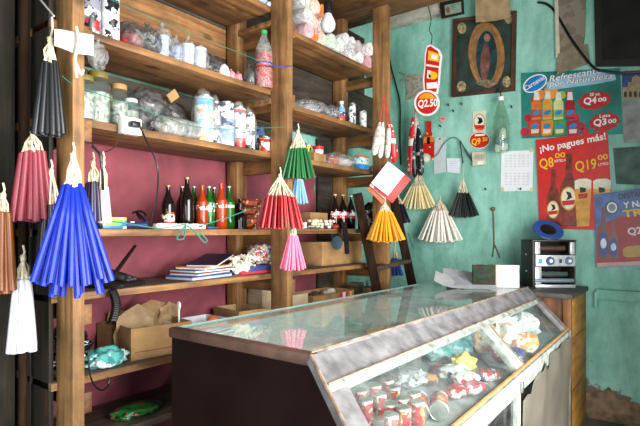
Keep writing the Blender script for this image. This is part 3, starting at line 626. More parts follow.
# outlet with plug on the edge of row C
p, m = row(128, ZCc, 0)
t = T('power_outlet', 'white power outlet box fixed to the edge of the middle left shelf', 'outlet', p+Vector((.02, 0, -.04)))
P('box', MB().box(p.x+.0, p.x+.045, p.y-.055, p.y+.045, p.z-.045, p.z+.035, .006), white, t)
P('plug', MB().box(p.x+.046, p.x+.085, p.y-.03, p.y+.015, p.z-.015, p.z+.012, .006), black, t, 'black plug')
q = Vector((p.x+.07, p.y+.015, p.z))
e1, e2, e3, e4 = Ux(146, 140, -2.13), Ux(157, 165, -2.13), Ux(157, 195, -2.12), Ux(150, 226, -2.14)
def smooth(pts, k=8):
    pts = [Vector(p) for p in pts]; out = []
    for i in range(len(pts)-1):
        a, b, c, d = pts[max(i-1, 0)], pts[i], pts[i+1], pts[min(i+2, len(pts)-1)]
        for j in range(k):
            s = j/k; out.append(.5*((2*b)+(c-a)*s+(2*a-5*b+4*c-d)*s*s+(3*b-a-3*c+d)*s**3))
    return out+[pts[-1]]
one('power_cable', 'black cable drooping from the outlet to the eye-level shelf', 'cable', MB().tube(smooth([q, e1, e2, e3, e4]), .004, 6), black)
one('thin_wire', 'brown wire looping down behind the outlet to the near post', 'wire', MB().tube(smooth([Ux(124, 132, -2.13), Ux(113, 148, -2.13), Ux(100, 152, -2.12), Ux(92, 143, -2.1)]), .003, 5), rusty)
one('black_string', 'short thick black string looped right of the near post above the pale pink candles', 'string', MB().tube(smooth([Ux(92, 146, -2.0), Ux(100, 155, -2.0), Ux(102, 170, -2.0), Ux(103, 190, -2.02)]), .006, 6), black)

# row C far bay
p, m = row(306, ZCc, .16); crumple('snack_bag', 'green and white printed snack bag behind the green candles', p, .13, .1, .17, bands('snack_print', [(0, '#dcdcd4'), (.4, '#4a9a4a'), (.8, '#dfe3dc')], spots=['#1c1c1c', '#3c9a4c', '#e8d24a'], spot_scale=26, spot_at=.55), 61, 'bag', knot=False)
p, m = row(318, ZCc, .2); t = T('paper_cup', 'red and white cup in the far bay, middle shelf', 'cup', p+Vector((0, 0, .05)))
P('cup', MB().lathe([(0, .05), (.035, .05), (.045, .15), (.047, .153), (.04, .15), (0, .07)], p, 18), bands('red_white_cup', [(0, '#c8282a'), (.35, '#f0e8e4'), (.75, '#d03030')], spots=['#c8282a'], spot_scale=30, spot_at=.6), t)
P('stand', MB().lathe([(0, 0), (.032, 0), (.035, .05), (0, .05)], p, 16), carddk, t)
p, m = row(320, ZCc, .06)
def openbox(label, x0, x1, y0, y1, z0, h, mt, rz=0, th=.006, flaps=None, contents=None, name='cardboard_box', extra=None):
    c = Vector(((x0+x1)/2, (y0+y1)/2, z0)); t = T(name, label, 'box', c)
    P('side', MB().box(x0, x0+th, y0, y1, z0, z0+h), mt, t); P('side', MB().box(x1-th, x1, y0, y1, z0, z0+h), mt, t)
    P('side', MB().box(x0+th, x1-th, y0, y0+th, z0, z0+h), mt, t); P('side', MB().box(x0+th, x1-th, y1-th, y1, z0, z0+h), mt, t)
    P('bottom', MB().box(x0+th, x1-th, y0+th, y1-th, z0, z0+th), mt, t)
    for f in flaps or []: P('flap', MB().prism(f, (0.0, .004, .003)), mt, t)
    if rz: t.rotation_euler = (0, 0, rz)
    return t
openbox('small open cardboard tray on the middle shelf, behind the green candles', p.x-.14, p.x, p.y-.07, p.y+.07, ZCc, .07, card)
p, m = row(338, ZCc, .12); t = crumple('plastic_bag', 'long clear bag of reddish bread on the middle shelf in the far bay', p, .36, .2, .13, bag, 63, knot=False, inner=[('contents', MB().blob(p+Vector((-.0, -.09, .045)), (.06, .06, .045), 2, .2, 3, flat=.04), pm('#a8583c')), ('contents', MB().blob(p+Vector((0, .07, .045)), (.07, .07, .045), 5, .2, 3, flat=.04), pm('#c8c0b8'))])
p, m = row(364.5, ZCc, .06); t = T('carton', 'blue and white carton with orange top in the far bay', 'carton', p)
P('box', MB().box(p.x-.07, p.x, p.y-.06, p.y+.075, p.z, p.z+.12, .002), bands('blue_carton', [(0, '#3a8fd0'), (.45, '#e4eef4'), (.9, '#e08040')], spots=['#58a4dc', '#4aa860'], spot_scale=18, spot_at=.62), t)
P('lid', MB().box(p.x-.071, p.x+.001, p.y-.061, p.y+.076, p.z+.118, p.z+.126, .002), pm('#e07838'), t)
p, m = row(376, ZCc, .1); crumple('plastic_bag', 'white crumpled bag between the blue carton and the far post', p, .1, .14, .09, plain('white_bag', '#d8d6d2', .4, var=.2, scale=20), 64, knot=False)

# ---------- hanging goods on the far post
def packs(label, px, py0, py1, items, plane, name='wrapped_bundle', strings=pm('#b04038', .8)):
    f = Ux if plane[0] == 'x' else Uy; K = f(px, py0, plane[1]); m = mpp(K)
    t = T(name, label, 'hanging packet', f(px, py1, plane[1]))
    sm_ = MB()
    for i, (a0, b0, a1, b1, wd, mt) in enumerate(items):
        A, B = f(a0, b0, plane[1]+.01*(i % 2)), f(a1, b1, plane[1]+.01*(i % 2)); ax = (B-A); L = ax.length; R = Vector((0, 0, 1)).rotation_difference(ax.normalized()).to_matrix(); w = wd*m/2
        P('packet', MB().lathe([(0, 0), (w*.3, .004), (w*.55, L*.12), (w*.9, L*.3), (w, L*.75), (w*.8, L*.94), (w*.3, L), (0, L)], A, 10, R, .8), mt, t)
        sm_.tube([K, K.lerp(A, .5), A+ax*.02], .004, 4)
    P('string', sm_, strings, t)
wwax = plain('white_wrapped_candles', '#ded8d0', .3, var=.35, scale=40); rwrap = bands('red_wrapper', [(0, '#c02028'), (.5, '#e8e0d8'), (.62, '#c8242c')], spots=['#f0e0d8'], spot_scale=30, spot_at=.64)
packs('white candle packets tied with red string on the far shelf post', 384, 95, 163, [(380, 122, 374, 155, 8, wwax), (383, 122, 380, 158, 7, wwax), (389, 124, 387, 158, 7, wwax), (391, 124, 394, 163, 8, rwrap), (387, 122, 397, 158, 6, rwrap)], ('x', -1.9))
bw = bands('black_film', [(0, '#16161a')], spots=['#b8b8bc'], spot_scale=26, spot_at=.6)
packs('red and black wrapped packets hung beside the red price sign', 415, 100, 178, [(413, 117, 410, 175, 8, rwrap), (415, 130, 415, 178, 8, bw), (418, 125, 421, 176, 8, bw), (416, 112, 417, 150, 6, wwax)], ('y', 4.36), strings=pm('#a89088', .8))
# booklets hanging by a string
K = at_t(388, 180, 3.95)
t = T('booklet_stack', 'sheaf of white booklets with red cover hung from the far shelf post', 'booklets', K)
Rb = Matrix((Vector((.797, .604, 0)), Vector((-.604, .797, 0)), Vector((0, 0, 1)))).transposed() @ Matrix.Rotation(math.radians(38), 3, 'Y')
P('cover', MB().obox(K+Vector((.02, .03, -.03)), (.19, .006, .24), Rb, .001), pm('#cc2c26'), t); P('cover', MB().obox(K+Vector((-.045, .02, -.05)), (.17, .006, .22), Rb @ Matrix.Rotation(.12, 3, 'Y'), .001), pm('#d8683c'), t)
P('pages', MB().obox(K+Vector((-.02, .01, -.015)), (.17, .012, .22), Rb @ Matrix.Rotation(.06, 3, 'Y'), .001), plain('grey_pages', '#c9c6c0', .7, var=.2, scale=40), t)
P('page', MB().obox(K+Vector((.005, -.01, .01)), (.165, .008, .215), Rb, .001), paper, t, 'top white page')
P('string', MB().tube([K+Vector((0, 0, .11)), at_t(386, 158, 4.0)], .003, 5), cream, t)

# bulb
K = at_t(328, 22, 3.05); t = T('light_bulb', 'bare white light bulb in black socket hanging over the far top shelf', 'bulb', K-Vector((0, 0, .06)))
m = mpp(K); 
P('bulb', MB().lathe([(0, -.066), (.025, -.06), (.042, -.04), (.047, -.015), (.04, .012), (.026, .038), (.02, .055), (0, .056)], K, 24), plain('frosted_bulb', '#cfd4d8', .12, var=0, coat=.5), t)
P('socket', MB().lathe([(.02, .045), (.026, .05), (.028, .1), (.024, .12), (.01, .135), (0, .136)], K, 16), black, t)
P('cord', MB().tube([K+Vector((0, 0, .13)), Vector((K.x, K.y, ZC))], .005, 6), black, t)
# ================= goods on the eye-level shelf, near bay
p, m = row(116, ZD, .04); t = T('carton', 'small blue and green printed carton at the near end of the eye-level shelf', 'carton', p)
P('box', MB().box(p.x-.06, p.x, p.y-.065, p.y+.055, p.z, p.z+.055, .002), bands('blue_green_carton', [(0, '#3f7fc4'), (.3, '#7cb858'), (.75, '#d9d45a')], spots=['#3f7fc4', '#e8ecd8'], spot_scale=24, spot_at=.6), t)
p, m = row(134, ZD, .05); t = T('pocket_torch', 'small dark blue torch lying right of the little carton', 'torch', p)
P('body', MB().lathe([(0, -.05), (.012, -.05), (.013, .03), (.018, .05), (.018, .065), (0, .065)], p+Vector((0, 0, .019)), 14, Matrix.Rotation(-math.pi/2, 3, 'X')), pm('#26306e'), t); P('switch', MB().box(p.x-.005, p.x+.005, p.y-.02, p.y, p.z+.031, p.z+.036), white, t)
a, m = row(157, ZD, .02); b2, _ = row(206, ZD, .02)
t = T('power_strip', 'white power strip lying along the edge in front of the bottles', 'power strip', (a+b2)/2)
P('body', MB().box(a.x-.045, a.x, a.y, b2.y, a.z, a.z+.028, .005), white, t)
for k in range(4):
    y = a.y+(b2.y-a.y)*(.14+.22*k); P('socket', MB().box(a.x-.036, a.x-.01, y-.018, y+.018, a.z+.0275, a.z+.0305, .001), pm('#c8c8c4'), t)
P('rocker_switch', MB().box(a.x-.001, a.x+.004, b2.y-.05, b2.y-.03, a.z+.008, a.z+.02), pm('#6a6a6a'), t)
# green cord with a bow
gc = pm('#23806e', .6)
bow = MB().tube(smooth([Ux(100, 219, -2.1), Ux(130, 224, -2.1), Ux(160, 228, -2.1), Ux(186, 224, -2.1)]), .003, 5)
bow.tube(smooth([Ux(186, 224, -2.1), Ux(179, 234, -2.11), Ux(177, 239, -2.12), Ux(184, 238, -2.12), Ux(186, 226, -2.1), Ux(195, 232, -2.1), Ux(204, 242, -2.1), Ux(207, 240, -2.1), Ux(200, 232, -2.1)]), .004, 5)
bow.tube(smooth([Ux(200, 226, -2.12), Ux(226, 218, -2.12), Ux(250, 209, -2.1)]), .003, 5)
one('green_twine', 'thin green twine with a drooping bow on the edge of the eye-level shelf', 'twine', bow, gc)
one('black_string', 'tangled black string lying behind the torch on the eye-level shelf', 'string', MB().tube(smooth([Ux(132, 213, -2.3), Ux(140, 211, -2.28), Ux(146, 215, -2.25), Ux(141, 219, -2.25), Ux(137, 212, -2.26), Ux(147, 222, -2.2), Ux(156, 226, -2.22)]), .006, 6), black)
one('blue_pen', 'blue pen lying at the right end of the white power strip', 'pen', MB().tube([row(208, ZD+.008, .03)[0], row(218, ZD+.008, .05)[0]], .006, 8, .004), pm('#3a5a9c'))
# orange tape cases
for k, (px, o, z, h) in enumerate(((249, .13, 0, .09), (252, .12, .092, .05), (254, .13, .144, .05))):
    p, m = row(px, ZD, o); t = T('cassette_case', ('orange-brown case at the bottom of the stack by the middle post', 'orange-brown case in the middle of the stack by the middle post', 'tilted orange-brown case on top of the stack by the middle post')[k], 'case', p+Vector((0, 0, z)), 'orange cases beside the red candles')
    P('case', MB().box(p.x-.08, p.x, p.y-.07, p.y+.07, p.z+z, p.z+z+h, .003), bands('orange_case_%d' % k, [(0, '#6a2a16'), (.2, '#b8542a'), (.7, '#7a3418')], spots=['#2a1a14', '#d8b088'], spot_scale=24, spot_at=.62), t)
    P('clasp', MB().box(p.x-.001, p.x+.004, p.y-.012, p.y+.012, p.z+z+h*.35, p.z+z+h*.6), steel, t)

# ---------- eye-level shelf, far bay
for i, (px, o, w, hh, c, lab) in enumerate(((304, .06, .13, .06, '#e8e4dc', 'white lacy bundle on the left of the far bay, eye-level shelf'), (318, .08, .16, .085, '#ddd0b4', 'cream knotted bundle in the middle of the far bay, eye-level shelf'), (331, .07, .1, .075, '#e6e0d4', 'white knotted bundle just left of the dark colas'))):
    p, m = row(px, ZD+.004, o); t = T('knotted_bundle', lab, 'bundle', p, 'knotted white bundles on the eye-level shelf')
    b = MB(); k = 0
    for yy in range(int(w/.022)):
        for zz in range(max(1, int(hh/.022))):
            b.blob(p+Vector((random.uniform(-.03, .01), -w/2+.022*yy+.011, .013+.022*zz)), (.014, .014, .013), k, .3, 2); k += 1
    P('knots', b, plain('knots_%d' % i, c, .85, var=.2, scale=40), t); P('band', MB().box(p.x-.05, p.x-.0, p.y-w/2, p.y+w/2, p.z, p.z+.012), pm('#46506a'), t)
p, m = row(318, ZD+.004, .22); openbox('brown cardboard box behind the knotted bundles on the eye-level shelf', p.x-.1, p.x+.02, p.y-.12, p.y+.1, ZD+.004, .125, card)
p, m = row(372, ZD+.004, .1); crumple('plastic_bag', 'black and clear plastic bag draped beside the last cola bottle', p, .2, .16, .26, bands('black_clear_film', [(0, '#1c1d20')], rough=.12, spots=['#c8ccd0', '#3a3c40'], spot_scale=14, spot_at=.6), 71, knot=False)
sp0, sp1, sp2 = Ux(343, 222, -2.1), Ux(346, 238, -2.08), Ux(347, 254, -2.09)
one('black_strap', 'black strap with buckle hanging over the edge of the far eye-level shelf', 'strap', MB().prism([sp0+Vector((0, -.03, 0)), sp0+Vector((0, .035, 0)), sp1+Vector((0, .03, 0)), sp2+Vector((0, .02, 0)), sp2+Vector((0, -.03, 0)), sp1+Vector((0, -.03, 0))], (.006, 0, 0)), black)
p, m = row(336, ZD+.004, .02); crumple('red_packet', 'small red packet in front of the dark colas', p, .05, .06, .04, pm('#b83030'), 73, 'packet', knot=False, sub=3)

# ================= lower shelf: telephone, magazines, bags
p = Uz(121, 287, ZE+.0); t = T('desk_telephone', 'black cordless desk telephone with raised antenna on the lower shelf', 'telephone', p)
R = Matrix.Rotation(.5, 3, 'Z')
def TL(x, y, z): return p+R@Vector((x, y, z))
P('base', MB().hexa([TL(-.12, -.09, .003), TL(.06, -.09, .003), TL(.06, .13, .003), TL(-.12, .13, .003), TL(-.12, -.085, .075), TL(.055, -.085, .025), TL(.055, .125, .025), TL(-.12, .125, .075)], .006), black, t)
key = pm('#4a4c50', .5)
for i in range(4):
    for j in range(3):
        P('key', MB().obox(TL(.035-.027*i, .0+.03*j, .035+.0075*i), (.014, .02, .008), R @ Matrix.Rotation(.28, 3, 'Y'), .002), key, t)
P('handset', MB().obox(TL(-.03, -.06, .075), (.19, .045, .035), R @ Matrix.Rotation(.27, 3, 'Y'), .012), pm('#1b1b1e', .35), t)
P('antenna', MB().tube([Uz(117, 280, ZE+.06)+Vector((-.05, 0, 0)), Ux(135, 246, -2.32)], .011, 10, .008), black, t)
cord = []
a, b2 = Ux(112, 290, -2.1), Ux(112, 322, -2.06)
for i in range(90):
    s = i/89; q = a.lerp(b2, s) if s < .5 else a.lerp(b2, s); c_ = Vector((.016*math.cos(i*1.05), .016*math.sin(i*1.05), 0)); w_ = math.sin(math.pi*s)*.02
    cord.append(q+c_+Vector((0, w_, 0)))
P('coiled_cord', MB().tube(cord, .006, 5), black, t)
# magazines fanned in a stack
for k, (px, py, z, rz, w, l, th, c, e, lab) in enumerate(((196, 274, 0, .15, .2, .34, .022, '#2e4a86', '#b8bfd0', 'white-edged blue magazine at the bottom of the stack left of the white knots'), (197, 273, .023, .25, .19, .32, .014, '#8e2f2a', '#c8c8d0', 'dark red magazine second from the bottom of the left stack'), (199, 272, .039, .1, .2, .32, .014, '#354a80', '#dcd8d0', 'blue magazine third in the left stack'), (201, 271, .054, .3, .19, .3, .013, '#c08a3a', '#e0d8c8', 'yellow-brown magazine fourth in the left stack'), (207, 270, .069, .5, .18, .3, .012, '#26283a', '#d8d8dc', 'dark magazine on top of the left stack'))):
    q = row(px+4, ZE, .14)[0]+Vector((0, 0, z+(.022 if k == 4 else 0)))
    t = T('magazine', lab, 'magazine', q, 'magazines on the lower shelf'); Rm = Matrix.Rotation(rz, 3, 'Z') @ Matrix.Rotation(.16 if k == 4 else 0, 3, 'X')
    P('pages', MB().obox(q+Vector((0, 0, th*.3)), (w*.98, l*.98, th*.58), Rm), pm(e, .8), t)
    P('cover', MB().obox(q+Vector((0, 0, th*.8)), (w, l, th*.4), Rm), pm(c, .35), t)
for k, (px, w, h, lab) in enumerate(((219, .13, .1, 'knot of white cotton wick lying in front of the magazines'), (228, .11, .11, 'knot of white cotton wick right of the larger knot, lower shelf'))):
    q = Uz(px, 273, ZE); q.x = -2.24; t = T('cotton_knot', lab, 'cotton', q, 'knots of cotton wick on the lower shelf')
    b = MB()
    for i in range(22):
        c0 = q+Vector((random.uniform(-.04, .04), random.uniform(-w/2, w/2), random.uniform(.015, h)))
        b.tube(smooth([c0, c0+Vector((random.uniform(-.03, .03), random.uniform(-.04, .04), random.uniform(-.02, .03))), c0+Vector((random.uniform(-.03, .03), random.uniform(-.05, .05), -.01))], 4), .008, 5)
    b.blob(q+Vector((0, 0, h*.4)), (.04, w*.4, h*.38), k, .3, 3)
    P('strands', b, plain('cotton_%d' % k, '#e6ddc8', .9, var=.15, scale=30), t)
q = Uz(247, 272, ZE); q.x = -2.3
t = T('magazine', 'blue magazine with red edge under the bag of bright sweets', 'magazine', q, 'magazines on the lower shelf')
P('pages', MB().obox(q+Vector((0, 0, .009)), (.2, .36, .016)), pm('#c03038', .6), t); P('cover', MB().obox(q+Vector((0, 0, .034)), (.19, .34, .03)), pm('#3a4a86', .35), t)
t = crumple('sweets_bag', 'clear bag of red, blue and white wrapped sweets beside the middle post', q+Vector((.03, .08, .05)), .24, .16, .15, bands('sweet_mix', [(0, '#d8d6d4')], rough=.3, spots=['#c03a34', '#3c5a9c', '#e8e4e0', '#c8a03c'], spot_scale=26, spot_at=.56), 77, knot=False, amp=.3)
q = Uz(233, 266, ZE); q.x = -2.42; crumple('dark_bag', 'dark grey plastic bag behind the cotton knots on the lower shelf', q, .2, .14, .15, pm('#4a4648', .3), 78, knot=False)
# far bay, lower shelf: printed cardboard box
p, m = row(338, ZE, .12); zt = ZE+.18
y0, y1 = row(322, ZE, .12)[0].y, row(362, ZE, .12)[0].y
t = T('cardboard_box', 'closed cardboard box with a dark round print on the far lower shelf', 'box', Vector((p.x-.12, (y0+y1)/2, ZE)))
P('box', MB().box(p.x-.26, p.x, y0, y1, ZE, zt, .003), card, t); c0 = Ux(337, 243, p.x+.0015); ang = [i*math.pi/14 for i in range(29)]
P('printed_mark', MB().prism([c0+Vector((0, .075*math.cos(a), .055*math.sin(a))) for a in ang[:-1]], (.001, 0, 0)), pm('#3f5262'), t, 'dark blue-grey round mark'); P('tape', MB().box(p.x-.2, p.x+.001, (y0+y1)/2+.06, (y0+y1)/2+.11, zt, zt+.001), pm('#c8a878'), t)

# ================= bottom shelves: boxes
q0 = Uz(118, 361, ZF); 
def quadbox(label, px0, py0, px1, py1, z, dpt, h, mt, cat='box', flaps=(), name='cardboard_box', th=.008, marks=None):
    """open box whose lower front edge runs between two picture points on a shelf"""
    a, b = (Uz(px0, py0, z), Uz(px1, py1, z)) if py0 > 1 else (row(px0, z, py0)[0], row(px1, z, py1)[0]); e = (b-a); L = e.length; e.normalize(); n_ = Vector((-e.y, e.x, 0))
    if n_.x > 0: n_ = -n_
    t = T(name, label, cat, (a+b)/2+n_*dpt/2); Z = Vector((0, 0, 1))
    def wall(o_, d1, l1, hh): P('side', MB().prism([o_, o_+d1*l1, o_+d1*l1+Z*hh, o_+Z*hh], (e if abs(d1.dot(n_)) > .5 else n_)*th), mt, t)
    wall(a, e, L, h); wall(a+n_*(dpt-th), e, L, h); wall(a+n_*th, n_, dpt-2*th, h); wall(b-e*th+n_*th, n_, dpt-2*th, h)
    P('bottom', MB().prism([a+n_*th+e*th, b+n_*th-e*th, b+n_*(dpt-th)-e*th, a+n_*(dpt-th)+e*th], Z*.006), mt, t)
    for u0, u1, v0, lean, fl in flaps:       # flaps: along front edge u0..u1, at depth v0, leaning
        o_ = a+e*(L*u0)+n_*(dpt*v0)+Z*h; o2 = a+e*(L*u1)+n_*(dpt*v0)+Z*h
        P('flap', MB().prism([o_, o2, o2+n_*lean+Z*fl*.9, o_+n_*lean+Z*fl], Z*.001+n_*.005), mt, t)
    return t, a, b, e, n_, L
t, a, b, e, n_, L = quadbox('large open cardboard box holding brown paper on the shelf behind the counter', 131, 361, 192, 350, ZF, .32, .155, card, flaps=((.0, .5, 1.0, -.03, .05),))
for k, (s, d, w, h, lab) in enumerate(((.25, .16, .2, .25, 'crumpled brown paper sheet standing in the left of the big open box'), (.62, .2, .19, .25, 'folded brown paper bag standing upright in the big open box'), (.9, .22, .12, .23, 'small brown paper bag at the right end of the big open box'))):
    c0 = a+e*(L*s)+n_*d
    def f(u, v, c0=c0, w=w, h=h, k=k):
        n1 = noise.noise(Vector((u*3+k, v*3, k)))*.035
        return c0+e*(w*(u-.5))+n_*(n1-.07*(v-.5)*(1 if k != 1 else -.3))+Vector((0, 0, .01+h*v*(1-.25*abs(u-.5)*(1 if k else 2))-.0))
    one('paper_bag', lab, 'paper', MB().grid(f, 14, 12, .004), plain('kraft_%d' % k, ('#cdb08a', '#b8966a', '#c8aa80')[k], .8, var=.12, scale=12), 'brown paper in the big open box', ang=25)
# red line and stamp on the box front
Z = Vector((0, 0, 1)); pt = Matrix((e, Z, e.cross(Z))).transposed()
P('printed_line', MB().prism([a+e*(.02)+Z*.035-n_*.001, b-e*.02+Z*.035-n_*.001, b-e*.02+Z*.039-n_*.001, a+e*.02+Z*.039-n_*.001], -n_*.0006), pm('#9c3a30'), t)
t2, a2, b2, e2, n2, L2 = quadbox('darker cardboard box behind and left of the big open box', 97, 351, 119, 355, ZF, .17, .15, carddk)
q = (a2+b2)/2+n2*.1; crumple('brown_fruit_bag', 'brown lumpy fibre bundle lying in the darker box', q+Vector((0, 0, .02)), .16, .14, .17, plain('brown_fibre', '#6a4a30', .9, var=.4, scale=40, bump=.6), 81, 'bundle', knot=False)
t, a, b, e, n_, L = quadbox('white printed tray with odds and ends, right of the big box', 183, .05, 228, .04, ZF, .2, .13, plain('white_printed_card', '#d8dadc', .6, var=.15))
P('printed_panel', MB().prism([a+e*(L*.1)+Z*.03-n_*.001, a+e*(L*.35)+Z*.03-n_*.001, a+e*(L*.35)+Z*.09-n_*.001, a+e*(L*.1)+Z*.09-n_*.001], -n_*.0006), pm('#8a9a6a'), t)
c0 = a+e*(L*.1)+n_*.08; one('white_spoon', 'white plastic spoon standing in the white tray', 'spoon', MB().tube([c0+Z*.012, c0+Z*.21], .005, 6).blob(c0+Z*.225, (.016, .006, .024), 1, .05, 3), white)
c0 = a+e*(L*.8)+n_*.06; one('orange_ball', 'small orange ball showing over the rim of the white tray', 'ball', MB().blob(c0+Z*.115, (.035, .035, .03), 2, .08, 3).lathe([(.02, .1), (.03, .006), (0, .006)], c0, 12), pm('#e07030'))
t, a, b, e, n_, L = quadbox('shallow wooden tray box beside the middle post on the low shelf', 239, .07, 268, .03, ZF, .3, .145, wood('pale_crate', '#a87848', '#d8b080', 'y'), name='wooden_tray', th=.012)
crumple('plastic_bag', 'clear bag of small dark things lying in the shallow wooden tray', (a+b)/2+n_*.15+Z*.008, .2, .2, .08, bagdark, 82, knot=False, inner=[('contents', MB().blob((a+b)/2+n_*.15+Z*.035, (.06, .07, .025), 3, .3, 3), pm('#6a5a50'))])
p, m = row(259, ZF, .18); t, a, b, e, n_, L = quadbox('small cardboard box standing just behind the middle post', 262, .22, 283, .22, ZF, .14, .235, plain('pale_card', '#b8a284', .85, var=.15)); crumple('white_packet', 'white packet peeping out of the box behind the middle post', (a+b)/2+n_*.07+Z*.008, .1, .1, .15, pm('#d8d4cc'), 83, 'packet', knot=False, sub=3)
t, a, b, e, n_, L = quadbox('pale cardboard box right of the middle post, far bay', 292, .08, 308, .08, ZF, .2, .19, plain('pale_card_b', '#c0aa8a', .85, var=.12))
t, a, b, e, n_, L = quadbox('open cardboard box with three lighters printed at its right corner, far bay', 313, .06, 354, .06, ZF, .26, .165, card, flaps=((0, .95, 0.0, -.035, .008),))
for k, (u0, u1, c) in enumerate(((.62, .68, '#c82a2a'), (.7, .77, '#e8e0dc'), (.78, .84, '#c82a2a'), (.88, .94, '#d8a040'))): P('printed_mark', MB().prism([a+e*(L*u0)+Z*.1-n_*.001, a+e*(L*u1)+Z*.1-n_*.001, a+e*(L*u1)+Z*.155-n_*.001, a+e*(L*u0)+Z*.155-n_*.001], -n_*.0008), pm(c), t)
for k, (s, w, c, lab) in enumerate(((.35, .16, '#5a3c28', 'dark bundle lying in the open box with printed lighters'), (.7, .12, '#cfc4b0', 'white scrap bundle lying in the open box with printed lighters'))):
    crumple('scrap_bundle', lab, a+e*(L*s)+n_*.13+Z*.008, w, .14, .18+.02*k, plain('scrap_%d' % k, c, .8, var=.3, scale=30), 84+k, 'bundle', knot=False)
p, m = row(360, ZF, .1); t = T('slim_carton', 'dark slim carton at the far right of the low shelf', 'carton', p); P('box', MB().box(p.x-.1, p.x, p.y-.05, p.y+.06, ZF, ZF+.19, .002), pm('#4a4034'), t); P('lid', MB().box(p.x-.102, p.x+.002, p.y-.052, p.y+.062, ZF+.18, ZF+.2, .002), pm('#6a5c48'), t)
p, m = row(367, ZF, .12); t = bottle('small_bottle', 'small white-capped bottle on the far low shelf beside the ladder', 'bottle', .2, .03, pm('#3c6a6a', .3), pm('#d8c8a0'), None); t.location = p
p, m = row(374, ZF, .03); openbox('brown box half hidden behind the ladder on the far low shelf', p.x-.14, p.x, p.y-.07, p.y+.05, ZF, .16, carddk)

# silver and black film bag, teal cloth at the near post
q = Uz(66, 372, ZF); q.x = -2.26; q.y = 1.16
crumple('silver_bag', 'black and silver shiny plastic bag on the low shelf left of the near post', Vector((-2.38, 1.15, ZF)), .2, .26, .2, bands('silver_black_film', [(0, '#17181c')], rough=.1, spots=['#d0d4d8', '#2c2e34'], spot_scale=16, spot_at=.58), 91, knot=False, amp=.35)
q = Uz(92, 362, ZF); crumple('teal_cloth', 'crumpled teal cloth lying on the low shelf just right of the near post', Vector((-2.22, q.y+.0, ZF)), .2, .13, .1, bands('teal_white_cloth', [(0, '#5cb0ac')], rough=.8, spots=['#cfe4e0', '#3a8a88'], spot_scale=18, spot_at=.58), 92, 'cloth', knot=False, amp=.35)
one('black_wire', 'thin black wire looping under the low shelf beside the near post', 'wire', MB().tube(smooth([Ux(88, 350, -2.1), Ux(91, 378, -2.1), Ux(100, 390, -2.1), Ux(108, 386, -2.12), Ux(109, 377, -2.13)]), .004, 5), black)
q = Uz(160, 424, ZG); q.x = -2.25; crumple('green_bag', 'dark green plastic bag on the lowest shelf beside the counter end', q, .26, .16, .07, bands('green_film', [(0, '#2a6a34')], rough=.3, spots=['#123018', '#c03028'], spot_scale=20, spot_at=.6), 93, knot=False)

# ================= strings, papers at the near post
K = Ux(72, 44, -1.985)
t = T('paper_note', 'folded white paper note tied to the top of the near post', 'note', K-Vector((0, 0, .06)))
def fold(side):
    def f(u, v):
        y = (u if side > 0 else -u)*.078; return Vector((K.x+.02+.012*math.sin(u*2)-.01*u, K.y+y, K.z+(v-.5)*.085+.012*u*side+(.02*u if side < 0 and v < .5 else 0)))
    return f
P('left_leaf', MB().grid(fold(-1), 6, 6, .002), paper, t); P('right_leaf', MB().grid(fold(1), 6, 6, .002), paper, t)
P('tie_string', MB().tube(smooth([K+Vector((.035, 0, .06)), K+Vector((.04, .006, 0)), K+Vector((.035, -.004, -.06)), K+Vector((.03, .004, -.14))]), .006, 6).tube(smooth([K+Vector((.03, 0, -.08)), K+Vector((.03, .02, -.12)), K+Vector((.03, .03, -.1))]), .006, 5), cream, t)
Kb = Ux(98, 38, -2.06); crumple('plastic_bag', 'small clear bag hanging under the upper left shelf beside the paper note', Kb-Vector((0, 0, .135)), .08, .08, .13, bag, 95)
cordg = pm('#2c7866', .6)
one('green_string', 'thin green string stretched along the upper left shelf to the red bean bottle', 'string', MB().tube(smooth([Ux(104, -4, -2.1), Ux(140, 13, -2.1), Ux(200, 37, -2.1), Ux(262, 62, -2.1)]), .0018, 5), cordg)
one('green_string', 'thin green string stretched across the jars and tins of the middle shelf', 'string', MB().tube(smooth([Ux(62, 76, -2.02), Ux(80, 87, -2.03), Ux(140, 108, -2.06), Ux(205, 128, -2.06), Ux(285, 127, -2.01)]), .0019, 5), cordg)
one('blue_string', 'blue string tied round the middle post at the red bean bottle', 'string', MB().tube(smooth([Ux(266, 66, -2.1), Ux(276, 67, -2.0), Ux(287, 66, -2.0), Ux(292, 66, -2.015)]), .0035, 5), pm('#3a4f9a'))
one('top_wire', 'pale wire running down from above to the black candles at top left', 'wire', MB().tube([Ux(34, -8, -2.2), Ux(54, 16, -2.02)], .004, 5), pm('#b8b4aa'))
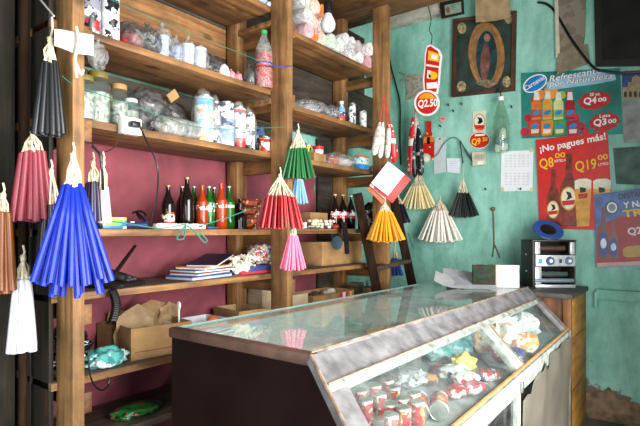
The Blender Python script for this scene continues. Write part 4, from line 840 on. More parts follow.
# ================= the back wall: prints, frames, signs
def flat(name, pts, mt, parent, off=.004, th=.0012, label=None):
    """a printed shape lying on the wall"""
    return P(name, MB().prism([W(x, y, off) for x, y in pts], (0, -th, 0)), mt, parent, label)
def ell(cx, cy, rx, ry, n=28, rot=0): return [(cx+rx*math.cos(a)*math.cos(rot)-ry*math.sin(a)*math.sin(rot), cy+rx*math.cos(a)*math.sin(rot)+ry*math.sin(a)*math.cos(rot)) for a in [2*math.pi*i/n for i in range(n)]]
def text_at(parent, s, A, B, h, mt, off=.001, shear=0, bold=.0, name='lettering', th=.0006):
    cu = bpy.data.curves.new('t', 'FONT'); cu.body = s; cu.size = 1; cu.offset = bold; cu.shear = shear; cu.extrude = 0; cu.resolution_u = 3
    ob = bpy.data.objects.new('t', cu); C.objects.link(ob); bpy.context.view_layer.update()
    me = bpy.data.meshes.new_from_object(ob.evaluated_get(bpy.context.evaluated_depsgraph_get())); bpy.data.objects.remove(ob); bpy.data.curves.remove(cu)
    xs = [v.co.x for v in me.vertices]; ys = [v.co.y for v in me.vertices]; x0, x1, y0, y1 = min(xs), max(xs), min(ys), max(ys)
    A, B = Vector(A), Vector(B); e = B-A; n_ = Vector((0, -1, 0)) if abs(e.y) < abs(e.x)*.3 else Vector((e.y, -e.x, 0)).normalized(); up = n_.cross(e.normalized())
    for v in me.vertices: v.co = A+e*((v.co.x-x0)/(x1-x0))+up*(h*(v.co.y-y0)/(y1-y0))+n_*off
    b = MB(); b.bm.from_mesh(me); bpy.data.meshes.remove(me)
    return P(name, b, mt, parent)
def wt(parent, s, a, b, hpx, mt, off, **k):
    A, B = W(*a, off), W(*b, off); return text_at(parent, s, A, B, hpx*mpp(A), mt, .0004, **k)
def wroot(name, label, cat, x, y, group=None): return T(name, label, cat, W(x, y, .0), group)

# big framed picture (a generic robed shape in an oval)
t = wroot('framed_picture', 'tall dark green picture with orange oval in a brown wooden frame', 'picture', 484, 96)
fr = wood('frame_wood', '#3a2014', '#6a4028', 'z', knots=False); frx = wood('frame_wood_h', '#3a2014', '#6a4028', 'x', knots=False)
TLc, TRc, BRc, BLc = (454, 20), (517, 11.5), (515.5, 91), (452.5, 97.5)
def lerp2(a, b, s): return (a[0]+(b[0]-a[0])*s, a[1]+(b[1]-a[1])*s)
def inq(s, v, q=(TLc, TRc, BRc, BLc)): return lerp2(lerp2(q[0], q[1], s), lerp2(q[3], q[2], s), v)
flat('backing', [TLc, TRc, BRc, BLc], plain('dark_green_print', '#32423a', .35, var=.3, scale=10), t, .004, .012)
for (a, b_, c_, d_, mt) in (((0, 0), (.06, .0), (.06, 1), (0, 1), fr), ((.94, 0), (1, 0), (1, 1), (.94, 1), fr), ((.06, 0), (.94, 0), (.94, .04), (.06, .04), frx), ((.06, .955), (.94, .955), (.94, 1), (.06, 1), frx)):
    flat('frame', [inq(*a), inq(*b_), inq(*c_), inq(*d_)], mt, t, .004, .03)
ax, ay = inq(.53, .5)
flat('painted_oval', ell(ax, ay, 18, 33, 40, -.06), plain('orange_brown_paint', '#a8703c', .5, var=.3, scale=18), t, .017, .001)
flat('painted_oval', ell(ax, ay, 14.5, 30, 40, -.06), plain('dull_ochre_paint', '#8a6a44', .5, var=.25, scale=14), t, .0185, .0008)
flat('painted_shape', [(ax+x*1.0, ay+2+y) for x, y in ell(0, 0, 10.5, 26, 36)], plain('blue_green_paint', '#1f3d40', .5, var=.4, scale=18), t, .0195, .0008)
flat('painted_shape', ell(ax-1.5, ay+7, 4.6, 19, 30, .05), plain('dusty_rose_paint', '#7c5048', .5, var=.4, scale=22), t, .0205, .0008)
flat('painted_shape', ell(ax+.5, ay-17, 3.2, 4, 20), plain('tan_paint', '#94745a', .5, var=.3, scale=30), t, .0208, .0008)
flat('painted_shape', ell(ax, ay+28, 11, 3.2, 24), plain('grey_tan_paint', '#857560', .5, var=.5, scale=40), t, .0212, .0008)
for s, v in ((.13, .12), (.87, .07), (.14, .87), (.86, .87)):
    x, y = inq(s, v); flat('painted_medallion', ell(x, y, 4.4, 5.6, 20), plain('pale_ochre_paint', '#a89470', .5, var=.5, scale=40), t, .0185, .0008)
# small framed print above it, cardboard, hanging papers
t = wroot('framed_print', 'small pale green print in a dark frame at the top of the back wall', 'picture', 452, 18)
flat('frame', [(440.5, 3.5), (463.5, -2), (464.5, 14), (442, 19)], plain('dark_frame', '#2a1c14', .5), t, .10, .02); flat('print', [(444.5, 5.5), (461, 1.5), (461.5, 12), (445.5, 15.5)], plain('pale_green_print', '#8fa692', .6, var=.25, scale=25), t, .121, .001); flat('printed_mark', ell(448, 10, 2, 3.2), pm('#8a5a48'), t, .1225, .0006)
t = wroot('cardboard_sheet', 'plain brown cardboard sheet hung above the big framed picture', 'cardboard', 493, 22); flat('sheet', [(475, -14), (510, -18), (510.5, 17.5), (496, 21), (476, 22.5)], plain('old_cardboard', '#a88e6a', .9, var=.2, scale=12), t, .10, .006); P('nail', MB().tube([W(493, -8, .0), W(493, -8, .112)], .005, 6), rusty, t)
t = wroot('hanging_papers', 'grey corrugated cardboard strips hanging near the top of the wall', 'cardboard', 572, 74)
corr = bands('corrugated_grey', [(0, '#8c8272')], rough=.9, spots=['#7a705f'], spot_scale=10, spot_at=.55)
flat('sheet', [(556, -10), (586, -12), (585, 36), (583, 48), (556, 58)], corr, t, .02, .006); flat('sheet', [(558, 54), (588, 44), (590, 63), (557, 75)], plain('corrugated_tan', '#8a7d6a', .9, var=.2, scale=20), t, .03, .006); flat('edge_strip', [(554.5, -8), (558, -8), (560, 56), (556, 58)], pm('#cfc4ae', .8), t, .03, .003)
t = wroot('dark_picture', 'large almost black framed picture at the top right', 'picture', 618, 68); flat('frame', [(594, -30), (665, -36), (668, 66), (596, 67)], plain('black_frame', '#14120f', .5, var=.2), t, .004, .03)
flat('picture', [(601, -28), (660, -33), (661, 58), (602, 60)], plain('dark_print', '#1b1c19', .3, var=.5, scale=7), t, .035, .001)
one('black_hose', 'black cable sagging under the dark picture at the top right', 'cable', MB().tube(smooth([W(538, 2, .012), W(552, 8, .012), W(572, 40, .045), W(592, 66, .05), W(604, 71, .055), W(622, 73, .055), W(650, 71, .055)]), .010, 6), black)
one('black_wall_cable', 'black cable running down the back wall from the white lintel', 'cable', MB().tube(smooth([W(389, 29, .03), W(390, 60, .02), W(396, 85, .02), W(400, 104, .02), W(400, 140, .02), W(401, 165, .02)]), .008, 6), black)
t = wroot('newspaper_scrap', 'torn grey newspaper scrap pinned left of the red price sign', 'paper', 418, 99)
flat('sheet', [(405.5, 75), (424, 73.5), (429, 76), (428, 96), (406, 100)], bands('newsprint', [(0, '#a8a294')], rough=.9, spots=['#8c877c'], spot_scale=30, spot_at=.55), t, .004, .002)
for a in ((405, 75, 399, 72), (424, 74, 428, 69), (406, 78, 400, 81)): P('tape', MB().tube([W(a[0], a[1], .008), W(a[2], a[3], .01)], .006, 4), plain('old_tape', '#a89068', .6), t)

# price sign hung on a wire: a bottle-shaped card with a round price
YS = 3.95
def F2(x, y, o=0): return Uy(x, y, YS-o)
def card_at(name, pts, mt, parent, off, th=.0015, label=None): return P(name, MB().prism([F2(x, y, off) for x, y in pts], (0, -th, 0)), mt, parent, label)
t = T('price_sign', 'bottle-shaped red and white card with a round price hung on a wire', 'sign', F2(428, 116))
out = [(427, 46), (431, 44.5), (440, 50), (442.5, 56), (441, 68), (440, 82), (438, 94), (424, 92), (423, 80), (424.5, 66), (425, 54)]
card_at('card', out, whitep, t, 0, .003); inner = [(429+(x-431)*.80, 68+(y-68)*.93) for x, y in out]; inner = [(x+1.8, y) for x, y in inner]
card_at('red_field', inner, red, t, .0032)
card_at('yellow_field', [(428.5, 50.5), (439.5, 54), (438.5, 62), (428, 60)], yellow, t, .005); card_at('white_field', [(431.5, 54), (437.5, 55.5), (437, 60), (431, 58.5)], whitep, t, .0068)
card_at('white_field', [(426.5, 64), (440, 66.5), (440, 68), (426, 66)], whitep, t, .005); card_at('yellow_field', ell(433, 75.5, 4.5, 4, 14), yellow, t, .005); card_at('white_field', [(427.5, 70), (431.5, 71), (430.5, 79), (427, 78)], whitep, t, .005)
card_at('white_field', [(426.5, 83), (437, 82), (437.5, 88), (427, 89)], whitep, t, .005)
card_at('disc', ell(427, 103, 12.8, 13), whitep, t, .006, .002); card_at('disc_red', ell(427, 103, 10.8, 11), red, t, .0085); card_at('disc_yellow', [(x, min(y, 100)) for x, y in ell(427, 102, 9, 9)], pm('#f0a81e'), t, .0102, .0008); card_at('disc_red', [(x, max(y, 98.6)) for x, y in ell(427, 103, 10.2, 10.4)], red, t, .0112, .0008)
text_at(t, 'Q2.50', F2(417.6, 109, .013), F2(437, 107.6, .013), 9*mpp(F2(427, 103)), whitep, .0006, bold=.03, th=0)
P('wire', MB().tube(smooth([F2(431, 46), F2(432, 36), F2(429.5, 30), F2(431, 18), F2(427, 0), F2(426, -24)]), .004, 5), rusty, t)
t = wroot('bottle_label_card', 'smaller bottle-shaped red card with a pale round tag, below the price sign', 'sign', 429, 162)
flat('card', [(426.5, 121), (431.5, 121), (431.5, 131), (434, 140), (434.5, 160), (422.5, 160), (423.5, 140), (426.5, 131)], bands('red_orange_print', [(0, '#c8241e'), (.45, '#e07a30'), (.6, '#c8241e')], spots=['#f0d8b0'], spot_scale=24, spot_at=.64), t, .03, .003)
flat('printed_mark', [(427, 137), (430, 137), (430, 144), (427, 144)], black, t, .0345, .001); flat('round_tag', ell(426.5, 158, 4.2, 4.4), pm('#c8dcb0'), t, .036, .002); flat('round_tag', ell(426, 158.5, 2.6, 2.8), pm('#eef2ea'), t, .039, .001)

# small things on the wall
t = wroot('price_tag', 'tiny pink paper tag right of the round price', 'tag', 443, 121); flat('tag', [(440, 116.5), (446, 116), (446, 121), (440, 121.5)], pm('#d8a8a4', .7), t, .004, .001); flat('printed_mark', [(441.5, 118), (444, 118), (444, 119.4), (441.5, 119.4)], pm('#b85a58'), t, .0055, .0005)
t = wroot('badge_card', 'white card with black and gold round emblem above the red oval sign', 'sign', 480, 132)
flat('card', [(473, 111), (486, 110.5), (486, 134), (472.5, 132)], plain('cream_card', '#dcdccb', .6), t, .004, .002); flat('emblem', ell(479.5, 122.5, 6, 9), pm('#c8a23a'), t, .0065, .001); flat('emblem', ell(479.5, 122, 5, 7.2), pm('#ece6d6'), t, .0078, .001)
flat('emblem', [(477, 117), (481.5, 118), (483, 121.5), (480, 124), (477.5, 123.5), (479, 120)], black, t, .009, .0008); flat('emblem', [(474.5, 125), (484.5, 125), (483.5, 129), (475.5, 129)], red, t, .0095, .0008)
t = wroot('oval_price_sign', 'red oval paper sign with yellow price digits', 'sign', 480, 149); flat('oval', ell(479.5, 140.2, 10.4, 8.4, 32, -.06), whitep, t, .008, .001); flat('oval', ell(479.5, 140.2, 9.8, 7.8, 32, -.06), red, t, .0095, .001)
wt(t, 'Q9', (471.5, 146.2), (480.5, 145.4), 7.5, yellow, .0112, bold=.03); wt(t, '50', (482.5, 141.5), (487.5, 141), 4, yellow, .0112, bold=.03); flat('printed_mark', [(475, 134.4), (485, 133.8), (485, 135.6), (475, 136.2)], whitep, t, .0112, .0006)
t = wroot('wall_calendar', 'white sheet with two blocks of small print pinned in the middle of the wall', 'calendar', 516, 191)
flat('sheet', [(501.5, 151.5), (533.5, 150), (532.5, 190.5), (500.5, 191.5)], plain('calendar_paper', '#eef0f4', .7, var=.04), t, .004, .0015)
gcol = pm('#d2d7e2', .7)
for b0 in (155, 173):
    for i in range(5):
        for j in range(6): flat('printed_mark', [(505+4.3*j, b0+2.7*i), (507.6+4.3*j, b0-.1+2.7*i), (507.6+4.3*j, b0+1.0+2.7*i), (505+4.3*j, b0+1.1+2.7*i)], gcol, t, .0057, .0004)
for x, y in ((502, 152), (531, 150.5), (502, 190), (531, 190)): flat('tape', [(x-1.5, y-2.5), (x+2, y-2.8), (x+2, y+1.4), (x-1.5, y+1.6)], pm('#d8cfa8', .4), t, .006, .0006)
t = wroot('paper_sheet', 'blank pale sheet hanging on the wall right of the bottle-shaped card', 'paper', 439, 173); flat('sheet', [(435, 138), (445.5, 137), (446, 172), (434, 174)], plain('pale_grey_paper', '#c2ccd0', .7, var=.06), t, .0, .008); flat('pin', ell(440, 139, .9, .9, 10), steel, t, .0085, .003)
t = wroot('paper_sheet', 'small white printed sheet left of the light switch', 'paper', 453, 174); flat('sheet', [(447, 158), (461, 158.5), (460, 173.5), (447.5, 172)], plain('white_paper_b', '#dfe6ee', .7, var=.05), t, .001, .0065)
for i in range(5): flat('printed_mark', [(449, 161+2.2*i), (458, 161.3+2.2*i), (458, 162+2.2*i), (449, 161.7+2.2*i)], gcol, t, .0078, .0004)
t = wroot('light_switch', 'small cream switch box on the wall below the red oval sign', 'switch', 480, 167); flat('box', [(473.5, 153), (485.5, 152), (486, 165), (474, 166.5)], plain('aged_cream_plastic', '#d2cdb4', .5), t, .004, .035)
for x in (476.5, 480, 483.3): flat('rocker', [(x-1.2, 154.5), (x+1.2, 154.3), (x+1.2, 159.2), (x-1.2, 159.4)], pm('#b9b19a'), t, .040, .006)
flat('label', [(477.5, 161.5), (483, 161.2), (483, 164), (477.5, 164.3)], whitep, t, .040, .001)
wires = MB().tube(smooth([W(473, 159, .03), W(466, 150, .03), W(459, 140, .03), W(455, 137.5, .03), W(449, 139, .03), W(443, 145, .02), W(437, 155, .03), W(430, 158, .04)]), .0042, 5)
one('grey_wire', 'grey wire looping from the switch box over to the bottle-shaped card', 'wire', wires, pm('#5a6a66', .6))
one('black_wire', 'dark wire arching from the switch box down to the black candles', 'wire', MB().tube(smooth([W(474, 163, .03), W(468, 155, .03), W(463, 146, .03), W(460, 141, .03), W(461, 150, .03), W(463, 163, .03)]), .005, 5), black)
one('dangling_twine', 'knotted twine dangling from a nail in the middle of the wall', 'twine', MB().tube(smooth([W(493, 207, .006), W(493.5, 222, .006), W(494, 244, .006), W(493, 252, .006), W(492.5, 257, .006)]), .006, 5).tube(smooth([W(494, 244, .006), W(497, 250, .006), W(500, 258, .006)]), .006, 5).blob(W(493, 209, .012), (.02, .015, .02), 2, .3, 2), plain('old_twine', '#6a6248', .9))
# plastic bottle hung on the wall
K = W(501, 97, .09); m = mpp(K); t = T('hanging_bottle', 'clear plastic bottle of white odds and ends hung right of the oval sign', 'bottle', W(501, 153, .09))
B0 = W(501, 152, .09); H = (152-97)*m; r = 8*m
P('bottle', MB().lathe([(0, 0), (r*.9, .0), (r, H*.04), (r, H*.5), (r*.85, H*.66), (r*.4, H*.86), (r*.3, H*.9), (r*.3, H*.96)], B0, 22), clear('greenish_bottle', '#dceae0', .06, '#d8e4dc', .05, 9), t)
P('cap', MB().lathe([(0, H*.93), (r*.38, H*.93), (r*.38, H), (0, H)], B0, 14), whitep, t)
P('contents', MB().blob(B0+Vector((-.03, 0, H*.08)), (.03, .03, .04), 1, .2, 3).blob(B0+Vector((.03, -.01, H*.09)), (.03, .03, .04), 2, .2, 3).blob(B0+Vector((.02, -.02, H*.3)), (.028, .03, .06), 3, .3, 3), pm('#e4e4e0'), t, 'white lumps'); P('contents', MB().blob(B0+Vector((0, 0, H*.2)), (.055, .045, .045), 6, .3, 3), pm('#7d9aa0'), t, 'grey-blue lump')
P('string', MB().tube([B0+Vector((0, 0, H)), W(500, 86, .01)], .005, 5).blob(W(500, 90, .04), (.03, .02, .02), 4, .4, 3), rusty, t)
for i, (x, y) in enumerate(((454, 112), (449, 106), (441, 127), (462, 105), (512, 108), (521, 190), (486, 190))):
    a_ = W(x, y, .0); one('wall_nail', ('bent rusty nail in the wall right of the round price', 'rusty nail in the wall above the bent one', 'rusty nail below the tiny pink tag', 'rusty nail left of the badge card', 'rusty nail left of the drinks poster', 'rusty nail at the foot of the small-print sheet', 'rusty nail below the switch box')[i], 'nail', MB().tube([a_, a_+Vector((.005, -.035, .008))], .004, 6).lathe([(0, 0), (.009, 0), (.009, .003), (0, .003)], a_+Vector((.005, -.036, .008)), 8, Matrix.Rotation(math.pi/2, 3, 'X')), rusty, 'rusty nails in the back wall')

# drinks poster
t = wroot('drinks_poster', 'wide green poster of fruit drinks with two price splashes', 'poster', 570, 137)
flat('sheet', [(521, 73), (620, 68), (623, 134), (522, 138.5)], plain('teal_green_print', '#1d8478', .4, var=.3, scale=5), t, .004, .002)
flat('swoosh', [(546, 83), (560, 76), (600, 69.5), (615, 73), (616, 80), (596, 84), (566, 88), (548, 90)], plain('pale_blue_print', '#9fc4dc', .4, var=.12), t, .0065, .001)
flat('oval', ell(535, 83.5, 13, 8, 30, -.5), whitep, t, .0078, .001); flat('oval', ell(535, 83.5, 11.8, 6.8, 30, -.5), pm('#1c7cc0', .4), t, .009, .001)
wt(t, 'Carnaval', (525.5, 91), (545, 79), 5, whitep, .0105, bold=.012)
ink = pm('#2a3c88', .4)
wt(t, 'Refrescante', (549.5, 81.8), (601, 73), 6.2, ink, .0078, bold=.045, shear=.15); wt(t, 'Refrescante', (549.5, 81.8), (601, 73), 6.0, whitep, .0092, bold=.01, shear=.15)
wt(t, 'por Naturaleza', (549.5, 88), (612, 79.6), 6.4, ink, .0086, bold=.045, shear=.15); wt(t, 'por Naturaleza', (549.5, 88), (612, 79.6), 6.2, whitep, .0100, bold=.01, shear=.15)
for x, y, r, c in ((540, 95, 5, '#e88a2a'), (551, 92, 7, '#f09a2e'), (534, 100, 3.5, '#c02030'), (562, 95, 4, '#9ac03a'), (569, 94, 4, '#c02a3a'), (528, 118, 4, '#b82038'), (525, 132, 4.5, '#c0243c'), (531, 124, 4, '#c8303c'), (581, 126, 4, '#b0243a'), (576, 118, 4, '#c42c40'), (585, 131, 4, '#b8283c')): flat('printed_fruit', ell(x, y, r, r, 16), pm(c, .4), t, .0066, .0008)
for i, (x, c, y0) in enumerate(((536.5, '#d8762c', 92), (547.5, '#d8a23a', 91), (558.5, '#cfd890', 92), (570, '#9c1c2c', 92))):
    flat('printed_bottle', [(x-2, y0+1), (x+2, y0+1), (x+2.4, y0+6), (x+5, y0+11), (x+4.8, 119), (x-4.8, 120), (x-5, y0+11), (x-2.4, y0+6)], pm(c, .35), t, .0082, .001); flat('printed_cap', [(x-2.2, y0), (x+2.2, y0), (x+3, y0+8), (x-3, y0+8)], pm('#e4e0e0', .4), t, .0094, .0006)
    flat('printed_label', [(x-4.8, 110), (x+4.8, 109.5), (x+4.8, 117), (x-4.8, 117.5)], pm(('#c83a2c', '#d88a2c', '#8ab84a', '#c0304a')[i], .4), t, .0095, .0006); flat('printed_label', ell(x, 112.5, 4, 2.2, 16, -.4), pm('#2a86c4', .4), t, .0103, .0005)
for i, (x, c) in enumerate(((535, '#c8401f'), (547, '#d88a24'), (559.5, '#4f9a38'), (573, '#a81f44'))):
    flat('printed_jar', [(x-6, 121), (x+6, 119.5), (x+6.4, 124), (x+5, 135), (x-5, 136), (x-6.4, 124)], pm(c, .35), t, .0107, .0008); flat('printed_label', ell(x, 126, 4, 2.6, 16, -.4), pm('#2a86c4', .4), t, .0117, .0005); flat('printed_mark', [(x-4, 129.5), (x+4, 129), (x+3.6, 133), (x-3.6, 133.6)], pm('#e8d8c0', .4), t, .0117, .0005)
for cx, cy, rx, ry, small, big, sm2 in ((594.5, 100.5, 16, 9, '20 oz.', 'Q4', '00'), (604.5, 122, 15, 9, 'Lata', 'Q3', '00')):
    sp = [(cx+rx*(1+.12*math.sin(i*2.4))*math.cos(a), cy+ry*(1+.2*math.sin(i*3.1))*math.sin(a)-.12*rx*math.cos(a)) for i, a in enumerate([2*math.pi*i/26 for i in range(26)])]
    flat('price_splash', sp, pm('#c01c28', .4), t, .0095, .001)
    wt(t, small, (cx-5, cy-4.2), (cx+6, cy-5.4), 3.2, whitep, .011, bold=.015); wt(t, big, (cx-11, cy+5.4), (cx+2, cy+4), 8, whitep, .011, bold=.03); wt(t, sm2, (cx+3.5, cy+1.6), (cx+12, cy+.6), 4.2, whitep, .011, bold=.03)

# beer poster
t = wroot('beer_poster', 'tall red beer poster with two bottles, two full glasses and two prices', 'poster', 578, 229)
flat('sheet', [(536.5, 140), (607.5, 131.5), (613.5, 226), (596, 230), (546, 228.5), (540, 228)], plain('bright_red_print', '#d41f1c', .4, var=.08), t, .002, .014)
wt(t, '¡No pagues más!', (540.5, 154.5), (606.5, 141.5), 8.8, whitep, .0165, bold=.022)
wt(t, 'Q8', (540, 170.5), (554, 168.5), 11.5, yellow, .0165, bold=.012); wt(t, '00', (555, 158.5), (565.5, 157), 5, yellow, .0165, bold=.015); wt(t, 'BOTELLA', (554.5, 162.6), (566, 161), 2.6, whitep, .0165, bold=.012)
wt(t, 'Q19', (576, 173.5), (597, 170.5), 12, yellow, .0165, bold=.012); wt(t, '00', (598, 160.5), (608, 159), 5.4, yellow, .0165, bold=.015); wt(t, 'LITRO', (598.5, 166), (608.5, 164.6), 2.6, whitep, .0165, bold=.012)
amber = plain('amber_bottle_print', '#84301a', .3, var=.45, scale=25); beer = plain('beer_print', '#d89a2c', .3, var=.2, scale=20); foam = pm('#efe6d2', .5)
def pbottle(x, y0, y1, w, nw):
    h = y1-y0; flat('printed_bottle', [(x-nw, y0), (x+nw, y0), (x+nw*1.15, y0+h*.28), (x+w, y0+h*.46), (x+w, y1), (x-w, y1), (x-w, y0+h*.46), (x-nw*1.15, y0+h*.28)], amber, t, .0166, .001)
    flat('printed_cap', [(x-nw*1.15, y0-1), (x+nw*1.15, y0-1), (x+nw*1.1, y0+2.5), (x-nw*1.1, y0+2.5)], pm('#7a3418', .4), t, .0178, .0006)
def emblem(x, y, rx, ry, o=.0178):
    flat('printed_emblem', ell(x, y, rx, ry, 28), pm('#d9a53a', .4), t, o, .0006); flat('printed_emblem', ell(x, y, rx*.86, ry*.88, 28), pm('#efe3c4', .5), t, o+.0008, .0005)
    flat('printed_emblem', [(x-rx*.35, y-ry*.6), (x+rx*.25, y-ry*.5), (x+rx*.45, y-ry*.1), (x+rx*.1, y+ry*.05), (x-rx*.3, y+ry*.15), (x-rx*.05, y-ry*.2)], black, t, o+.0015, .0005); flat('printed_emblem', [(x-rx*.85, y+ry*.2), (x+rx*.85, y+ry*.1), (x+rx*.7, y+ry*.5), (x-rx*.7, y+ry*.6)], pm('#c4201e', .4), t, o+.0017, .0005)
pbottle(553.5, 170, 226, 6.4, 2.2); emblem(553, 209.5, 6, 9); pbottle(569, 154.5, 226.5, 8.6, 3); emblem(568.5, 198.5, 8, 12)
for x, w, y0 in ((583, 8.5, 179), (602, 9, 179)):
    flat('printed_glass', [(x-w, y0+6), (x+w, y0+6), (x+w*.72, 226), (x-w*.72, 226.5)], beer, t, .018, .001); flat('printed_foam', [(x-w, y0+2), (x-w*.5, y0), (x+w*.5, y0-.5), (x+w, y0+1.5), (x+w*.95, y0+10), (x-w*.95, y0+10)], foam, t, .0192, .0008)
    flat('printed_emblem', [(x-w*.4, y0+8), (x+w*.35, y0+9), (x+w*.3, y0+13), (x-w*.3, y0+14)], black, t, .0202, .0005); flat('printed_emblem', [(x-w*.6, y0+15), (x+w*.6, y0+14), (x+w*.5, y0+19), (x-w*.5, y0+20)], pm('#c4201e', .4), t, .0202, .0005)

# prize poster cut by the right edge
t = wroot('prize_poster', 'blue and red beer prize poster overlapping the red poster at the right edge', 'poster', 625, 266)
flat('sheet', [(594.8, 194.5), (668, 186), (672, 264), (597, 267)], plain('blue_sky_print', '#4f6ba6', .4, var=.3, scale=12), t, .0, .03)
flat('red_field', [(598, 226), (620, 217), (670, 211), (672, 264), (597, 267), (596.5, 240)], plain('deep_red_print', '#a81f24', .4, var=.15), t, .0305, .001)
flat('badge', ell(612, 207.5, 6.6, 6.8), pm('#39435a', .4), t, .0305, .001); flat('badge', ell(612, 207.5, 5.2, 5.4), pm('#dfe4e8', .4), t, .0317, .0008); flat('badge', ell(612, 207.5, 3.6, 3.6), pm('#7c8894', .4), t, .0327, .0006)
wt(t, 'DESTAPA', (619, 199.5), (648, 195.6), 5.4, pm('#10142a', .4), .0305, bold=.02); wt(t, 'Y NA', (623.5, 208.5), (646, 205.8), 6.2, whitep, .0305, bold=.03); wt(t, 'TR', (623.5, 217.8), (644, 215.2), 7.2, yellow, .0318, bold=.035)
wt(t, 'Q2', (628.5, 236.5), (642.5, 234.8), 8.5, whitep, .0318, bold=.025)
flat('yellow_capsule', [(623, 249), (627, 246.5), (660, 243.5), (660, 255), (627, 257.5), (623, 255)], pm('#c89a2c', .4), t, .0318, .001)
for x, y0, w in ((603.5, 207, 4.4), (613.5, 219, 4)):
    h = 259-y0; flat('printed_bottle', [(x-w*.4, y0), (x+w*.4, y0), (x+w*.5, y0+h*.3), (x+w*1.1, y0+h*.45), (x+w*1.1, 259), (x-w*1.1, 259.5), (x-w*1.1, y0+h*.45), (x-w*.5, y0+h*.3)], pm('#6e2c1a', .3), t, .0318, .001)
    flat('printed_label', ell(x, y0+h*.72, w*1.15, h*.24, 20), pm('#2c4c90', .4), t, .033, .0008); flat('printed_label', ell(x, y0+h*.7, w*.7, h*.1, 16), pm('#d4dce8', .4), t, .0341, .0005)
flat('printed_strip', [(597, 263), (672, 260), (672, 264), (597, 267)], pm('#c8a0a0', .4), t, .0318, .0008)
# stone arches print
t = wroot('arches_print', 'colour print of a stone building with arches under a blue sky at the right edge', 'poster', 632, 142)
flat('sheet', [(622, 72), (668, 70), (670, 141), (624, 143)], plain('sky_print', '#3c4c8c', .4, var=.15), t, .002, .014)
flat('printed_building', [(622.5, 87), (628, 87), (628, 82), (632, 82), (632, 77.5), (636, 75), (640, 77), (641, 84), (668, 83), (668, 98), (622.5, 99)], plain('stone_print', '#b09a76', .5, var=.25, scale=30), t, .0165, .001)
for i in range(6): flat('printed_arch', [(624+5*i, 97), (624+5*i, 92.5), (625.4+5*i, 90.6), (626.8+5*i, 92.5), (626.8+5*i, 97)], pm('#3a3026', .5), t, .0178, .0005)
flat('printed_ground', [(622.5, 98), (669, 97), (670, 141), (624, 143)], plain('pale_ground_print', '#9a9c98', .5, var=.3, scale=9), t, .0168, .0008)
one('dark_wall_patch', 'dark mottled sheet stuck on the wall above the prize poster', 'paper', MB().prism([W(613, 148, .004), W(668, 145, .004), W(668, 186, .004), W(616, 184, .004)], (0, -.002, 0)), plain('mottled_dark_print', '#4f6a62', .6, var=.4, scale=9))

# ================= on the cabinet and the counter
A0, A1, A2 = Vector((-1.02, 4.06, 1.057)), Vector((-.76, 4.26, 1.057)), Vector((-1.17, 4.24, 1.057))
e = (A1-A0).normalized(); n_ = Vector((-e.y, e.x, 0)); Wd = (A1-A0).length; Hh = .355; Dp = .22
t = T('metal_machine', 'open-fronted grey metal machine with chrome rollers standing on the cabinet', 'machine', A0+e*Wd/2+n_*Dp/2)
def MX(u, d, z): return A0+e*u+n_*d+Vector((0, 0, z))
def mbox(u0, u1, d0, d1, z0, z1): return MB().hexa([MX(u0, d0, z0), MX(u1, d0, z0), MX(u1, d1, z0), MX(u0, d1, z0), MX(u0, d0, z1), MX(u1, d0, z1), MX(u1, d1, z1), MX(u0, d1, z1)], .003)
case = plain('dark_grey_case', '#3a3835', .5, .3, var=.25, scale=12)
P('side', mbox(-.004, .012, 0, Dp, 0, Hh), case, t); P('side', mbox(Wd-.012, Wd, 0, Dp, 0, Hh), case, t); P('back', mbox(.012, Wd-.012, Dp-.012, Dp, 0, Hh), case, t); P('top', mbox(-.006, Wd+.004, -.004, Dp, Hh, Hh+.012), case, t); P('bottom', mbox(.012, Wd-.012, 0, Dp-.012, 0, .02), case, t)
sil = plain('bright_plastic', '#d6d8da', .25, .4, var=.15, scale=30)
P('control_panel', mbox(.012, Wd-.012, -.02, .03, .165, .25), sil, t, 'silver control strip'); P('frame_strip', mbox(.012, .05, -.01, .02, .255, Hh-.005), sil, t); P('frame_strip', mbox(Wd-.045, Wd-.012, -.01, .02, .255, Hh-.005), sil, t); P('frame_strip', mbox(.012, .06, -.01, .02, .03, .16), sil, t)
Rr = Matrix((n_, Vector((0, 0, 1)), e)).transposed()
P('roller', MB().lathe([(0, .04), (.03, .04), (.03, Wd-.05), (0, Wd-.05)], MX(0, .05, .1), 18, Rr), plain('chrome', '#e0e4ea', .12, 1, var=0), t); P('roller', MB().lathe([(0, .015), (.016, .015), (.016, Wd-.02), (0, Wd-.02)], MX(0, .0, .055), 14, Rr), plain('pale_blue_steel', '#b8c4d8', .2, .7, var=.1), t); P('roller', MB().lathe([(0, .05), (.024, .05), (.024, Wd-.05), (0, Wd-.05)], MX(0, .08, .3), 16, Rr), plain('brown_drum', '#5a4438', .4, .4), t)
Rk = Matrix((e, Vector((0, 0, 1)), -n_)).transposed()
for u, r, c in ((.12, .034, '#3a4f86'), (.265, .03, '#6478a0')):
    k = P('knob', MB().lathe([(0, 0), (r, 0), (r*.92, .014), (0, .014)], MX(u, -.02, .207), 22, Rk), pm(c, .3), t, 'blue round knob'); P('knob_cap', MB().lathe([(0, .013), (r*.45, .013), (r*.4, .022), (0, .022)], MX(u, -.02, .207), 16, Rk), white, k)
P('lever', mbox(.03, .06, -.03, -.018, .185, .225), pm('#5a9ad0'), t); P('switch', mbox(.19, .21, -.026, -.018, .19, .22), black, t)
for z in (.12, .25): P('screw', MB().lathe([(0, 0), (.009, 0), (.007, .005), (0, .005)], MX(-.004, .12, z), 10, Matrix((n_, Vector((0, 0, 1)), -e)).transposed()), steel, t)
P('front_tray', mbox(.01, Wd-.01, -.02, .02, .0, .024), sil, t)
